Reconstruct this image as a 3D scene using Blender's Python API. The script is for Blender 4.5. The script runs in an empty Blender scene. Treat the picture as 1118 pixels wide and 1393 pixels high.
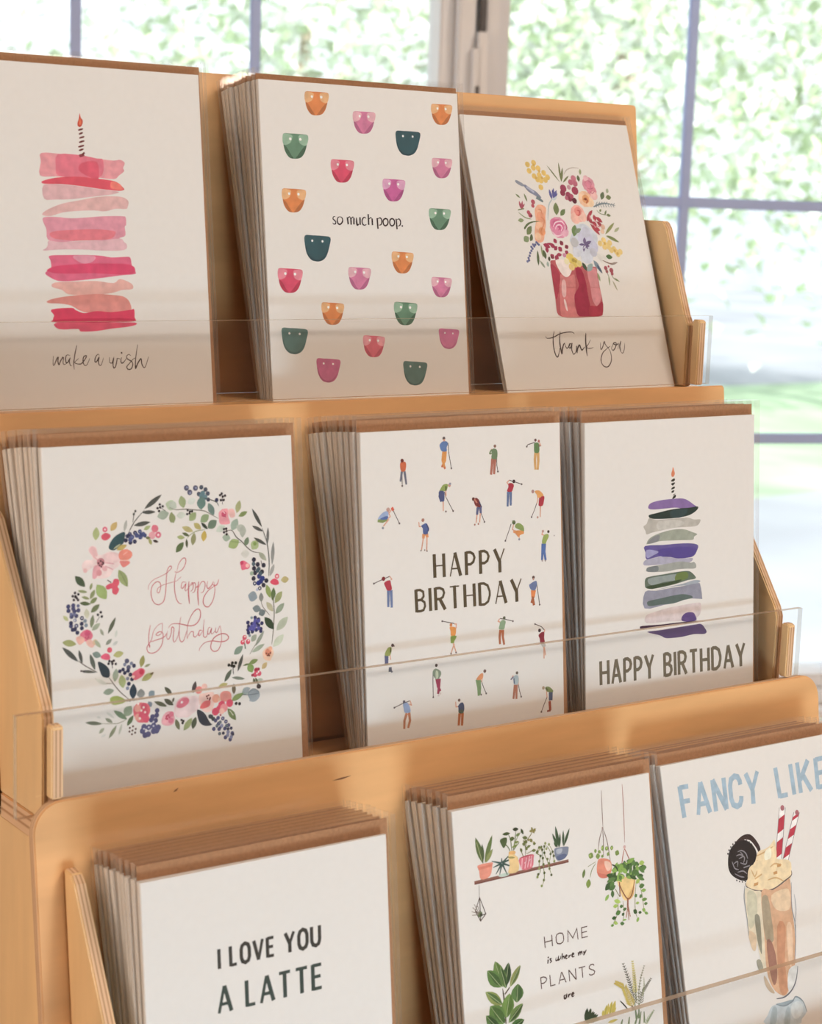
import bpy, bmesh, math, random
from mathutils import Vector, Matrix

C = bpy.context.scene.collection
SC = bpy.context.scene
EYE = 1.2            # camera height above the floor (m)

# ------------------------------------------------------------------ camera
R = [[0.820041, 0.06733, -0.568331], [-0.571371, 0.15304, -0.806296], [0.032689, 0.985924, 0.16397]]
cam_d = bpy.data.cameras.new('camera')
cam = bpy.data.objects.new('camera', cam_d)
C.objects.link(cam)
m = Matrix(R).to_4x4()
m.translation = (0, 0, EYE)
cam.matrix_world = m
cam_d.sensor_fit = 'HORIZONTAL'
cam_d.sensor_width = 36.0
cam_d.lens = 36.0 * 2519.1 / 1118.0
cam_d.clip_start = 0.02
cam_d.clip_end = 200
cam_d.dof.use_dof = True
cam_d.dof.focus_distance = 0.86
cam_d.dof.aperture_fstop = 24.0
SC.camera = cam

# ------------------------------------------------------------------ sky, sun, assumed lights, added fills, exposure
world = bpy.data.worlds.new('sky'); SC.world = world; world.use_nodes = True
wn = world.node_tree.nodes; bg = wn['Background']
bg.inputs['Color'].default_value = (0.93, 0.97, 1.0, 1); bg.inputs['Strength'].default_value = 1.6

ROT = math.radians(-22)                      # the window wall is turned against the rack
DS = Vector((math.cos(ROT), math.sin(ROT), 0)); DN = Vector((-math.sin(ROT), math.cos(ROT), 0))
WT = 2.113                                   # distance of the window wall along its normal
def rm(s, t, z): return DS * s + DN * t + Vector((0, 0, z))

def light(name, kind, loc, aim, energy, color, size=None, size_y=None):
    d = bpy.data.lights.new(name, kind); o = bpy.data.objects.new(name, d); C.objects.link(o)
    o.location = loc; o.rotation_euler = (Vector(aim) - Vector(loc)).to_track_quat('-Z', 'Y').to_euler()
    d.energy = energy; d.color = color
    if kind == 'AREA':
        d.shape = 'RECTANGLE'; d.size = size; d.size_y = size_y or size
    return o
sun = light('sun', 'SUN', (0, -4, 9), (4, 9, 0), 7.2, (1.0, 0.96, 0.88)); sun.data.angle = math.radians(3)
light('added_overhead_light', 'AREA', rm(1.75, -0.7, 2.50), rm(0.2, 0.9, 1.0), 37, (1.0, 0.84, 0.70), 0.8, 0.6)  # assumed warm room light from the upper right, no fixture seen
light('low_left_fill', 'AREA', rm(-1.7, 0.0, 0.85), rm(0.1, 0.6, 0.95), 9.5, (1.0, 0.85, 0.70), 0.35, 0.35)  # added low fill for the left panels and sleeve glints, no known lamp
light('added_overhead_light', 'AREA', rm(-1.3, 0.1, 2.50), rm(0.1, 0.7, 0.95), 11, (1.0, 0.84, 0.68), 0.8, 0.6)  # added upper-left fill that lifts the card spines, not a known fixture

light('assumed_low_light', 'AREA', (0.42, -0.50, 0.40), (0.47, 0.65, 1.08), 9.2, (0.66, 0.88, 1.0), 0.50, 0.34)  # assumed cool light from low in front, source unseen; board tops shade the cards

SC.view_settings.view_transform = 'Standard'
SC.view_settings.look = 'None'
SC.view_settings.gamma = 1.0
SC.view_settings.use_curve_mapping = False
SC.view_settings.exposure = 0.0
SC.cycles.transparent_max_bounces = 64
SC.cycles.max_bounces = 12
SC.cycles.caustics_reflective = False
SC.cycles.caustics_refractive = False

# ------------------------------------------------------------------ materials
def mat(name, col, rough=0.5, spec=0.4, noise=None, bump=None, coat=0.0):
    """noise = (scale xyz, amount 0..1): procedural tone variation in object space"""
    M = bpy.data.materials.new(name); M.use_nodes = True
    nt = M.node_tree; b = nt.nodes['Principled BSDF']
    b.inputs['Base Color'].default_value = (*col, 1); b.inputs['Roughness'].default_value = rough
    b.inputs['Specular IOR Level'].default_value = spec; b.inputs['Coat Weight'].default_value = coat
    if noise:
        tc = nt.nodes.new('ShaderNodeTexCoord'); mp = nt.nodes.new('ShaderNodeMapping')
        mp.inputs['Scale'].default_value = noise[0]
        nz = nt.nodes.new('ShaderNodeTexNoise'); nz.inputs['Scale'].default_value = 1; nz.inputs['Detail'].default_value = 6
        rp = nt.nodes.new('ShaderNodeValToRGB'); a = noise[1]
        rp.color_ramp.elements[0].position = 0.3; rp.color_ramp.elements[1].position = 0.7
        rp.color_ramp.elements[0].color = (*[c * (1 - a) for c in col], 1)
        rp.color_ramp.elements[1].color = (*[min(1, c * (1 + a)) for c in col], 1)
        L = nt.links.new
        L(tc.outputs['Object'], mp.inputs['Vector']); L(mp.outputs['Vector'], nz.inputs['Vector'])
        L(nz.outputs['Fac'], rp.inputs['Fac']); L(rp.outputs['Color'], b.inputs['Base Color'])
        if bump:
            bp = nt.nodes.new('ShaderNodeBump'); bp.inputs['Strength'].default_value = bump; bp.inputs['Distance'].default_value = 0.0004
            L(nz.outputs['Fac'], bp.inputs['Height']); L(bp.outputs['Normal'], b.inputs['Normal'])
    return M
def clear_mat(name, tint, haze=0.0, haze_col=(1, 1, 1), rough=0.03, ior=1.49):
    """thin clear plastic or glass: see-through, with mirror reflection by Fresnel and a little white haze"""
    M = bpy.data.materials.new(name); M.use_nodes = True
    nt = M.node_tree; N = nt.nodes.new; L = nt.links.new
    nt.nodes.remove(nt.nodes['Principled BSDF']); out = nt.nodes['Material Output']
    tr = N('ShaderNodeBsdfTransparent'); tr.inputs['Color'].default_value = (*tint, 1)
    gl = N('ShaderNodeBsdfGlossy'); gl.inputs['Roughness'].default_value = rough; gl.inputs['Color'].default_value = (1, 1, 1, 1)
    fr = N('ShaderNodeFresnel'); fr.inputs['IOR'].default_value = ior
    geo = N('ShaderNodeNewGeometry'); iv = N('ShaderNodeMath'); iv.operation = 'SUBTRACT'; iv.inputs[0].default_value = 1
    ml = N('ShaderNodeMath'); ml.operation = 'MULTIPLY'         # only the outer side of each face mirrors
    L(geo.outputs['Backfacing'], iv.inputs[1]); L(fr.outputs['Fac'], ml.inputs[0]); L(iv.outputs[0], ml.inputs[1])
    mx = N('ShaderNodeMixShader'); L(ml.outputs[0], mx.inputs['Fac']); L(tr.outputs[0], mx.inputs[1]); L(gl.outputs[0], mx.inputs[2])
    last = mx
    if haze:
        df = N('ShaderNodeBsdfDiffuse'); df.inputs['Color'].default_value = (*haze_col, 1)
        tl = N('ShaderNodeBsdfTranslucent'); tl.inputs['Color'].default_value = (*haze_col, 1)
        m1 = N('ShaderNodeMixShader'); L(df.outputs[0], m1.inputs[1]); L(tl.outputs[0], m1.inputs[2])
        m2 = N('ShaderNodeMixShader'); m2.inputs['Fac'].default_value = haze; L(mx.outputs[0], m2.inputs[1]); L(m1.outputs[0], m2.inputs[2])
        last = m2
    L(last.outputs[0], out.inputs['Surface'])
    return M
def ply_mat(name, axis):
    """cut edge of birch plywood: light veneers with dark glue lines across the board's thickness"""
    M = mat(name, (0.56, 0.32, 0.17), 0.6, 0.3)
    nt = M.node_tree; N = nt.nodes.new; L = nt.links.new
    tc = N('ShaderNodeTexCoord'); sp = N('ShaderNodeSeparateXYZ'); L(tc.outputs['Generated'], sp.inputs[0])
    rp = N('ShaderNodeValToRGB'); cr = rp.color_ramp; cr.interpolation = 'EASE'
    lt, dk = (0.74, 0.50, 0.32, 1), (0.42, 0.22, 0.11, 1)
    cr.elements[0].position = 0.0; cr.elements[0].color = lt
    cr.elements[1].position = 1.0; cr.elements[1].color = lt
    for p, c in ((0.28, lt), (0.38, dk), (0.47, lt), (0.62, lt), (0.72, dk), (0.82, lt)):
        e = cr.elements.new(p); e.color = c
    L(sp.outputs[axis], rp.inputs['Fac']); L(rp.outputs['Color'], nt.nodes['Principled BSDF'].inputs['Base Color'])
    return M

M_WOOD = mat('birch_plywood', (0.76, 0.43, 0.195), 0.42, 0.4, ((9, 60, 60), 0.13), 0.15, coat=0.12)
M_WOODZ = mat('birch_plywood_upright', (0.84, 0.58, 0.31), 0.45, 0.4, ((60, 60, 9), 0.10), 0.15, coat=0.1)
M_PLYX = ply_mat('plywood_edge_side', 0)
M_PLYY = ply_mat('plywood_edge_face', 1)
M_PLYZ = ply_mat('plywood_edge_level', 2)
M_FLECK = mat('dark_wood_fleck', (0.22, 0.10, 0.05), 0.6, 0.2, ((200, 200, 200), 0.2))
M_KRAFT = mat('kraft_paper', (0.40, 0.205, 0.105), 0.75, 0.2, ((900, 900, 900), 0.12))
M_PAPER = mat('white_card_paper', (0.80, 0.785, 0.77), 0.55, 0.3, ((300, 300, 300), 0.012))
M_SLEEVE = clear_mat('clear_sleeve', (0.985, 0.985, 0.985), 0.012, ior=1.42, rough=0.08)
M_SEAM = clear_mat('sleeve_seam', (0.96, 0.96, 0.96), 0.14, rough=0.07)
M_ACRYL = clear_mat('clear_acrylic', (0.998, 0.998, 0.997), 0.0, rough=0.015)
M_ACREDGE = clear_mat('acrylic_cut_edge', (0.76, 0.64, 0.52), 0.52, (0.60, 0.46, 0.34), 0.15)
M_ACSIDE = clear_mat('acrylic_end', (0.9, 0.92, 0.9), 0.3, (0.8, 0.82, 0.78), 0.1)
M_WALL = mat('wall_paint', (0.72, 0.66, 0.60), 0.8, 0.2, ((14, 14, 14), 0.03))
M_CEIL = mat('ceiling_paint', (0.80, 0.78, 0.74), 0.85, 0.2, ((14, 14, 14), 0.02))
M_FLOOR = mat('wood_floor', (0.55, 0.34, 0.19), 0.4, 0.4, ((3, 30, 3), 0.2))
M_TABLE = mat('oak_table', (0.45, 0.25, 0.13), 0.35, 0.5, ((6, 50, 50), 0.18), 0.1)
M_FRAME = mat('white_window_vinyl', (0.82, 0.81, 0.82), 0.45, 0.4, ((20, 20, 20), 0.02))
M_GRILLE = mat('skylit_white_grille', (0.46, 0.58, 0.95), 0.5, 0.4, ((20, 20, 20), 0.02))  # white bars; the blue of the skylight is put into their colour
M_DARK = mat('dark_gap_metal', (0.10, 0.09, 0.09), 0.5, 0.4, ((60, 60, 60), 0.1))
M_GLASS = clear_mat('window_glass', (0.97, 0.98, 0.98), 0.0, rough=0.0, ior=1.5)
M_LAWN = mat('lawn_grass', (0.42, 0.56, 0.40), 0.9, 0.1, ((1.1, 1.1, 1.1), 0.25))
M_DRIVE = mat('pale_gravel', (0.38, 0.405, 0.45), 0.9, 0.1, ((.5, .5, .5), 0.18))
M_BARK = mat('pale_bark', (0.48, 0.40, 0.32), 0.9, 0.1, ((8, 8, 2), 0.25))
M_RENDER = mat('pale_render', (0.38, 0.41, 0.46), 0.9, 0.1, ((.6, .6, .6), 0.15))

M_INK = mat('printed_ink', (0.5, 0.5, 0.5), 0.55, 0.3)
_nt = M_INK.node_tree
_at = _nt.nodes.new('ShaderNodeAttribute'); _at.attribute_name = 'ink'
_tc = _nt.nodes.new('ShaderNodeTexCoord'); _nz = _nt.nodes.new('ShaderNodeTexNoise')
_nz.inputs['Scale'].default_value = 260; _nz.inputs['Detail'].default_value = 5
_rp = _nt.nodes.new('ShaderNodeValToRGB')
_rp.color_ramp.elements[0].position = 0.32; _rp.color_ramp.elements[0].color = (0.86, 0.86, 0.86, 1)
_rp.color_ramp.elements[1].position = 0.70; _rp.color_ramp.elements[1].color = (1.12, 1.12, 1.12, 1)
_mx = _nt.nodes.new('ShaderNodeMix'); _mx.data_type = 'RGBA'; _mx.blend_type = 'MULTIPLY'; _mx.inputs[0].default_value = 1.0
_nt.links.new(_tc.outputs['Object'], _nz.inputs['Vector']); _nt.links.new(_nz.outputs['Fac'], _rp.inputs['Fac'])
_nt.links.new(_at.outputs['Color'], _mx.inputs[6]); _nt.links.new(_rp.outputs['Color'], _mx.inputs[7])
_nt.links.new(_mx.outputs[2], _nt.nodes['Principled BSDF'].inputs['Base Color'])

# ------------------------------------------------------------------ object helpers
def link(name, bm, mats, parent=None, loc=None, rot=None, smooth=False):
    me = bpy.data.meshes.new(name); bm.to_mesh(me); bm.free()
    for x in (mats if isinstance(mats, (list, tuple)) else [mats]): me.materials.append(x)
    if smooth:
        for p in me.polygons: p.use_smooth = True
    o = bpy.data.objects.new(name, me); C.objects.link(o)
    if parent: o.parent = parent
    if loc is not None: o.location = loc
    if rot is not None: o.rotation_euler = rot
    return o
def empty(name, loc, rot=(0, 0, 0)):
    o = bpy.data.objects.new(name, None); C.objects.link(o); o.location = loc; o.rotation_euler = rot; o.empty_display_size = 0.02
    return o
def tag(o, label=None, cat=None, group=None, kind=None):
    for k, v in (('label', label), ('category', cat), ('group', group), ('kind', kind)):
        if v: o[k] = v
    return o
def box(bm, lo, hi, mi=0):
    v = [bm.verts.new((x, y, z)) for z in (lo[2], hi[2]) for y in (lo[1], hi[1]) for x in (lo[0], hi[0])]
    fs = []
    for q in ((0, 2, 3, 1), (4, 5, 7, 6), (0, 1, 5, 4), (2, 6, 7, 3), (0, 4, 6, 2), (1, 3, 7, 5)):
        f = bm.faces.new([v[i] for i in q]); f.material_index = mi; fs.append(f)
    return fs
def boxobj(name, lo, hi, M, parent=None, bevel=0.0, edge=None, axis=None):
    """box whose faces across 'axis' (0,1,2) keep M and whose other faces show the cut edge"""
    lo, hi = Vector(lo), Vector(hi); c = (lo + hi) / 2
    bm = bmesh.new(); box(bm, lo - c, hi - c)
    if edge:
        bm.normal_update()
        for f in bm.faces:
            if abs(f.normal[axis]) < 0.5: f.material_index = 1
    if bevel: bmesh.ops.bevel(bm, geom=bm.edges[:], offset=bevel, segments=2, affect='EDGES')
    return link(name, bm, [M, edge] if edge else M, parent, c)
def plate(name, pts, axis, a0, a1, M, edge, parent, origin=(0, 0, 0), rot=(0, 0, 0), bevel=0.0004):
    """board of constant thickness: outline pts in the plane across 'axis' (0: y,z; 1: x,z)"""
    bm = bmesh.new()
    mk = (lambda a, p: (a, p[0], p[1])) if axis == 0 else (lambda a, p: (p[0], a, p[1]))
    A = [bm.verts.new(mk(a0, p)) for p in pts]; B = [bm.verts.new(mk(a1, p)) for p in pts]
    bm.faces.new(A); bm.faces.new(B[::-1])
    n = len(pts)
    for i in range(n):
        f = bm.faces.new((A[i], B[i], B[(i + 1) % n], A[(i + 1) % n])); f.material_index = 1
    bmesh.ops.recalc_face_normals(bm, faces=bm.faces[:])
    if bevel:
        es = [e for e in bm.edges if len(e.link_faces) == 2 and e.calc_face_angle() > 0.5]
        bmesh.ops.bevel(bm, geom=es, offset=bevel, segments=2, affect='EDGES')
    return link(name, bm, [M, edge], parent, origin, rot)
def mm(*v): return tuple(x / 1000 for x in v)
def round_rect(x0, x1, z0, z1, r):
    """outline with rounded upper corners"""
    p = [(x0, z0)]
    for k in range(9): a = math.pi - k * math.pi / 16; p.append((x0 + r + r * math.cos(a), z1 - r + r * math.sin(a)))
    for k in range(9): a = math.pi / 2 - k * math.pi / 16; p.append((x1 - r + r * math.cos(a), z1 - r + r * math.sin(a)))
    p.append((x1, z0))
    return p

# ------------------------------------------------------------------ the room (in the window wall's own directions)
S0, S1, T0, ZC = -1.9, 2.6, -2.5, 2.65
def room_box(name, lo, hi, M, parent=None, bevel=0.0):
    lo, hi = Vector(lo), Vector(hi); c = (lo + hi) / 2
    bm = bmesh.new(); box(bm, lo - c, hi - c)
    if bevel: bmesh.ops.bevel(bm, geom=bm.edges[:], offset=bevel, segments=2, affect='EDGES')
    o = link(name, bm, M, parent)
    if parent: o.location = c
    else: o.location = rm(*c); o.rotation_euler = (0, 0, ROT)
    return o
def structure(o): o['kind'] = 'structure'; return o
structure(room_box('floor', (S0 - .1, T0 - .1, -0.1), (S1 + .1, WT + .12, 0), M_FLOOR))
structure(room_box('ceiling', (S0 - .1, T0 - .1, ZC), (S1 + .1, WT + .12, ZC + .1), M_CEIL))
structure(room_box('wall_left', (S0 - .1, T0, 0), (S0, WT, ZC), M_WALL))
structure(room_box('wall_right', (S1, T0, 0), (S1 + .1, WT, ZC), M_WALL))
structure(room_box('wall_front', (S0 - .1, T0 - .1, 0), (S1 + .1, T0, ZC), M_WALL))
# back wall around the two window units
WA0, WA1, WB0, WB1, WZ0, WZ1 = -0.345, 0.553, 0.560, 1.500, EYE - 0.612, EYE + 0.935
bm = bmesh.new()
for lo, hi in (((S0 - .1, WT, 0), (WA0, WT + .12, ZC)), ((WB1, WT, 0), (S1 + .1, WT + .12, ZC)),
               ((WA0, WT, 0), (WB1, WT + .12, WZ0)), ((WA0, WT, WZ1), (WB1, WT + .12, ZC))):
    box(bm, lo, hi)
o = structure(link('wall_back', bm, M_WALL)); o.rotation_euler = (0, 0, ROT)

def window(name, a0, a1, g0, g1, gs, gz):
    """one window unit: casing a0..a1, glass g0..g1, grille bars at gs (upright) and gz (level)"""
    root = empty(name, rm((a0 + a1) / 2, WT + .05, WZ0), (0, 0, ROT)); structure(root)
    cx = (a0 + a1) / 2; H = WZ1 - WZ0; gz0, gz1 = EYE - 0.578 - WZ0, H - 0.035
    def bar(n, lo, hi, M=M_FRAME, b=0.002):
        return room_box(n, (lo[0] - cx, lo[1], lo[2]), (hi[0] - cx, hi[1], hi[2]), M, root, b)
    ls, rs = g0 - a0, a1 - g1
    # outer frame, then the sash set back a little
    bar('frame', (a0, -.05, 0), (a0 + ls * .55, .05, H)); bar('frame', (a1 - rs * .55, -.05, 0), (a1, .05, H))
    bar('frame', (a0 + ls * .55, -.05, 0), (a1 - rs * .55, .05, gz0 * .5)); bar('frame', (a0 + ls * .55, -.05, H - .018), (a1 - rs * .55, .05, H))
    bar('sash', (a0 + ls * .55, -.03, gz0 * .5), (g0, .03, H - .018)); bar('sash', (g1, -.03, gz0 * .5), (a1 - rs * .55, .03, H - .018))
    bar('sash', (g0, -.03, gz0 * .5), (g1, .03, gz0)); bar('sash', (g0, -.03, gz1), (g1, .03, H - .018))
    bar('pane', (g0, .006, gz0), (g1, .010, gz1), M_GLASS, 0)
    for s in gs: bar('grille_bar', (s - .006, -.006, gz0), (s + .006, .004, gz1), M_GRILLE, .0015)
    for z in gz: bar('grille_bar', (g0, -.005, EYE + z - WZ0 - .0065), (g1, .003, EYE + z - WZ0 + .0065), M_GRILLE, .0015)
    return root
window('window_1', WA0, WA1, -0.303, 0.515, (-.099, .103, .305), (-.277, .013, .303, .593))
wb = window('window_2', WB0, WB1, 0.598, 1.458, (.835, 1.073, 1.31), (-.277, .013, .303, .593))
# latch on the meeting post
cxb = (WB0 + WB1) / 2
def lat(n, lo, hi, M, p):
    return room_box(n, (lo[0] - cxb, lo[1], EYE + lo[2] - WZ0), (hi[0] - cxb, hi[1], EYE + hi[2] - WZ0), M, p, .0008)
lt = lat('latch', (.553, -.064, .120), (.5645, -.050, .196), M_FRAME, wb)
lat('latch', (.547, -.064, .120), (.5565, -.051, .1775), M_FRAME, wb)
lat('latch_slot', (.5505, -.0665, .1255), (.5545, -.063, .1355), M_DARK, wb)
lat('latch_slot', (.5555, -.056, .196), (.5635, -.0495, .40), M_DARK, wb)
structure(room_box('trim_1', (WA0 - .06, WT - .035, WZ0 - .03), (WB1 + .06, WT + .0, WZ0), M_FRAME, None, .003))

# ------------------------------------------------------------------ outdoors, seen out of focus through the window
structure(boxobj('lawn', (-16, 7.2, -0.55), (40, 12.2, -0.35), M_LAWN))
structure(boxobj('patio', (-16, 2.9, -0.55), (40, 7.2, -0.345), M_DRIVE))
structure(boxobj('driveway', (-16, 12.2, -0.55), (40, 46, -0.345), M_DRIVE))
gw = boxobj('garden_wall', (-14, 27.0, -0.4), (38, 27.3, 1.5), M_RENDER); tag(gw, 'long pale garden wall beyond the lawn outside the window', 'wall')
rnd = random.Random(7)
LEAF = [mat('leaf_%s' % n, c, 0.6, 0.3, ((3, 3, 3), 0.15)) for n, c in
        (('fresh', (0.56, 0.66, 0.47)), ('pale', (0.76, 0.81, 0.75)), ('deep', (0.40, 0.49, 0.36)))]
def tree(base, h, crown_r, crown_h, n, leaf, mi, label, trunk_r=0.09):
    root = empty('garden_tree', base)
    bm = bmesh.new()
    pts = [Vector((0, 0, 0)), Vector((0.08, 0.02, h * .35)), Vector((-.05, .03, h * .7)), Vector((.04, 0, h))]
    def limb(pts, r0, r1):
        rings = []
        for i, p in enumerate(pts):
            r = r0 + (r1 - r0) * i / (len(pts) - 1)
            rings.append([bm.verts.new(p + Vector((r * math.cos(a * math.pi / 4), r * math.sin(a * math.pi / 4), 0))) for a in range(8)])
        for A, B in zip(rings, rings[1:]):
            for k in range(8): bm.faces.new((A[k], A[(k + 1) % 8], B[(k + 1) % 8], B[k]))
    limb(pts, trunk_r, trunk_r * .4)
    for k in range(7):
        a = rnd.uniform(0, 6.28); z = h * rnd.uniform(.45, .8)
        tip = Vector((math.cos(a) * crown_r * .8, math.sin(a) * crown_r * .8, z + crown_h * rnd.uniform(.15, .45)))
        limb([Vector((0, 0, z)), tip * .5 + Vector((0, 0, z * .5 + .1)), tip], trunk_r * .35, .012)
    link('trunk', bm, M_BARK, root, smooth=True)
    bm = bmesh.new()
    clumps = []
    for k in range(26):
        d = Vector((rnd.gauss(0, 1), rnd.gauss(0, 1), rnd.gauss(0, 1))).normalized() * rnd.uniform(.35, 1)
        clumps.append(Vector((d.x * crown_r, d.y * crown_r, h + d.z * crown_h)))
    for k in range(n):
        c = rnd.choice(clumps); s = crown_r * .34
        p = c + Vector((rnd.gauss(0, s), rnd.gauss(0, s), rnd.gauss(0, s * .8)))
        if p.z < 0.1: continue
        q = Matrix.Rotation(rnd.uniform(0, 6.28), 3, 'Z') @ Matrix.Rotation(rnd.uniform(-1.2, 1.2), 3, 'X')
        w, l = leaf * rnd.uniform(.3, .5), leaf * rnd.uniform(.8, 1.3)
        vs = [bm.verts.new(p + q @ Vector(v)) for v in ((0, 0, 0), (w, l * .4, .02), (0, l, 0), (-w, l * .4, .02))]
        f = bm.faces.new(vs); f.material_index = rnd.choice(mi)
    tag(link('foliage', bm, LEAF, root), kind=None)
    tag(root, label, 'tree', 'trees in the garden outside the window')
    return root
TREES = [
    ((9.2, 10.6, -.36), 2.7, 1.5, 1.3, 2600, .13, (0, 1, 1), 'leafy green tree behind the right window, nearest the cross of the grille'),
    ((11.4, 9.6, -.36), 2.5, 1.5, 1.5, 2400, .14, (0, 0, 1), 'leafy green tree at the far right of the right window'),
    ((7.1, 11.6, -.36), 2.8, 1.4, 1.4, 2400, .13, (1, 0, 1), 'pale green tree just right of the white window post'),
    ((2.6, 13.4, -.36), 3.0, 1.3, 1.2, 1000, .13, (1, 1, 1, 0), 'sparse pale tree in the left window beside the white window post'),
    ((0.8, 11.6, -.36), 2.9, 1.2, 1.1, 1300, .13, (0, 1, 1), 'green tree at the far left of the left window'),
    ((4.3, 12.6, -.36), 2.9, 1.3, 1.0, 800, .12, (1, 1, 1, 2), 'thin branchy tree in the middle of the left window'),
    ((12.8, 14.5, -.36), 3.4, 1.8, 1.8, 2200, .16, (1, 0, 1), 'tall pale tree standing farthest back behind the right window'),
]
for t in TREES: tree(*t)

# ------------------------------------------------------------------ table
TZ = EYE - 0.420
tb = empty('display_table', mm(480, 720, 0))
def tpart(n, lo, hi, bev=.003):
    lo = Vector(lo) - Vector(mm(480, 720, 0)); hi = Vector(hi) - Vector(mm(480, 720, 0))
    return boxobj(n, lo, hi, M_TABLE, tb, bev)
tpart('table_top', (-.05, .46, TZ - .03), (1.19, 1.04, TZ))
for x in (0.0, 1.09):
    for y in (.50, .95): tpart('leg', (x, y, 0), (x + .05, y + .05, TZ - .03))
tpart('apron', (.05, .51, TZ - .11), (1.09, .53, TZ - .03)); tpart('apron', (.05, .97, TZ - .11), (1.09, .99, TZ - .03))
tag(tb, 'wooden table under the tiered card display in front of the window', 'table')

# ------------------------------------------------------------------ tiered display rack (mm, camera-levelled axes)
rack = empty('card_display_rack', mm(478, 650, 1200 - 420))
tag(rack, 'three tier birch plywood rack with clear acrylic guards holding greeting cards', 'display rack')
RO = Vector(mm(478, 650, 1200 - 420))
def rv(x, y, z): return Vector(mm(x, y, z + 1200)) - RO
TH = 4.8
TILT = math.atan(.12)
def back_panel(x0, x1, z0, z1, y_top, r):
    # outline about the panel's own top edge, leaned back
    pts = [(x / 1000, z / 1000) for x, z in round_rect(x0 - 478, x1 - 478, -(z1 - z0) / math.cos(TILT), 0, r)]
    return plate('back_panel', pts, 1, 0, TH / 1000, M_WOOD, M_PLYY, rack, rv(478, y_top, z1), (-TILT, 0, 0), .0005)
back_panel(271, 671, -88, 55.5, 757, 2)
back_panel(268, 677.6, -234, -86.6, 685.5, 2)
low_panel = back_panel(268, 688, -392, -224.6, 618, 12)
for x, z, l, w, a in ((404.2, -10.4, 9.6, .55, .08), (327.7, -3.5, 2.8, .5, .5)):   # dark flecks in the veneer
    bm = bmesh.new()
    bm.faces.new([bm.verts.new(mm(x - 478 + u * math.cos(a) - v * math.sin(a), -.06, z + u * math.sin(a) + v * math.cos(a)))
                  for u, v in ((-l / 2, 0), (0, -w), (l / 2, 0), (0, w * .6))])
    link('wood_fleck', bm, M_FLECK, low_panel)
def bracket(x0, prof):
    c = rv(x0 + TH / 2, 0, 0)
    pts = [((y - 650) / 1000, (z + 420) / 1000) for y, z in prof]
    return plate('side_bracket', pts, 0, -TH / 2000, TH / 2000, M_WOODZ, M_PLYX, rack, (c.x, 0, 0), (0, 0, 0), .0006)
def post(br, y0, y1, z0, z1):
    pts = [((y - 650) / 1000, (z + 420) / 1000) for y, z in ((y0, z0), (y1, z0), (y1, z1), (y0 + 1, z1), (y0, z1 - 1))]
    return plate('guard_post', pts, 0, -TH / 2000, TH / 2000, M_WOODZ, M_PLYX, br, (0, 0, 0), (0, 0, 0), .0006)
p1 = [(696.7, -87.8), (696.7, -56), (699.5, -51), (716.5, -8), (719.5, -4.5), (749, -4), (739.5, -87.8)]
p2 = [(626.7, -234.8), (626.7, -195), (628.5, -190.5), (673, -126), (676, -124), (679.5, -123), (667, -234.8)]
p3 = [(554.2, -385), (554.2, -343), (604.5, -253.5), (608, -250.5), (614, -250), (598.5, -385)]
for x0, prof, y0, y1, za, zb in ((660, p1, 688, 693.4, -86.3, -53.2), (270.5, p1, 688, 693.4, -86.3, -53.2),
                                 (665, p2, 618.4, 623.4, -224.2, -197.5), (276, p2, 618.4, 623.4, -224.2, -195.8),
                                 (668, p3, 545.5, 550.8, -385, -342), (279, p3, 545.5, 550.8, -385, -342)):
    post(bracket(x0, prof), y0, y1, za, zb)
def shelf(x0, x1, y0, y1, ztop, th):
    lo, hi = rv(x0, y0, ztop - th), rv(x1, y1, ztop)
    return boxobj('shelf', lo, hi, M_WOOD, rack, .0004, M_PLYZ, 2)
shelf(270.5, 671, 690.8, 739.4, -88.0, 5)
shelf(276, 671, 622.4, 667.0, -235.0, 10)
shelf(279, 673, 544.5, 598.2, -385.3, 6)
def side(x0, y0, y1, z0, z1):
    return boxobj('base_side', rv(x0, y0, z0), rv(x0 + TH, y1, z1), M_WOODZ, rack, .0004, M_PLYX, 0)
side(277, 622.5, 760, -419.8, -245.3); side(665.5, 622.5, 760, -419.8, -245.3)
side(271.5, 690.5, 760, -245.0, -93.3); side(665.5, 690.5, 760, -245.0, -93.3)
side(280, 546, 600, -419.8, -391.6); side(667, 546, 600, -419.8, -391.6)
boxobj('front_panel', rv(268, 539.5, -419.8), rv(688, 544.3, -376), M_WOOD, rack, .0005, M_PLYY, 1)
boxobj('base_back', rv(271.5, 760.2, -419.8), rv(671, 765, -93.5), M_WOOD, rack, .0005, M_PLYY, 1)
def guard(x0, x1, y0, y1, z0, z1):
    lo, hi = rv(x0, y0, z0), rv(x1, y1, z1); c = (lo + hi) / 2
    bm = bmesh.new(); box(bm, lo - c, hi - c); bm.normal_update()
    for f in bm.faces:
        if abs(f.normal.z) > 0.5: f.material_index = 1
        elif abs(f.normal.x) > 0.5: f.material_index = 2
    return tag(link('acrylic_guard', bm, [M_ACRYL, M_ACREDGE, M_ACSIDE], rack, c), 'clear acrylic guard')
guard(264, 674.5, 693.6, 696.5, -86.4, -51.5)
guard(264.3, 679.4, 623.5, 626.5, -231.5, -191.6)
guard(266, 690, 550.9, 554.1, -384.8, -336.6)

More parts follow.
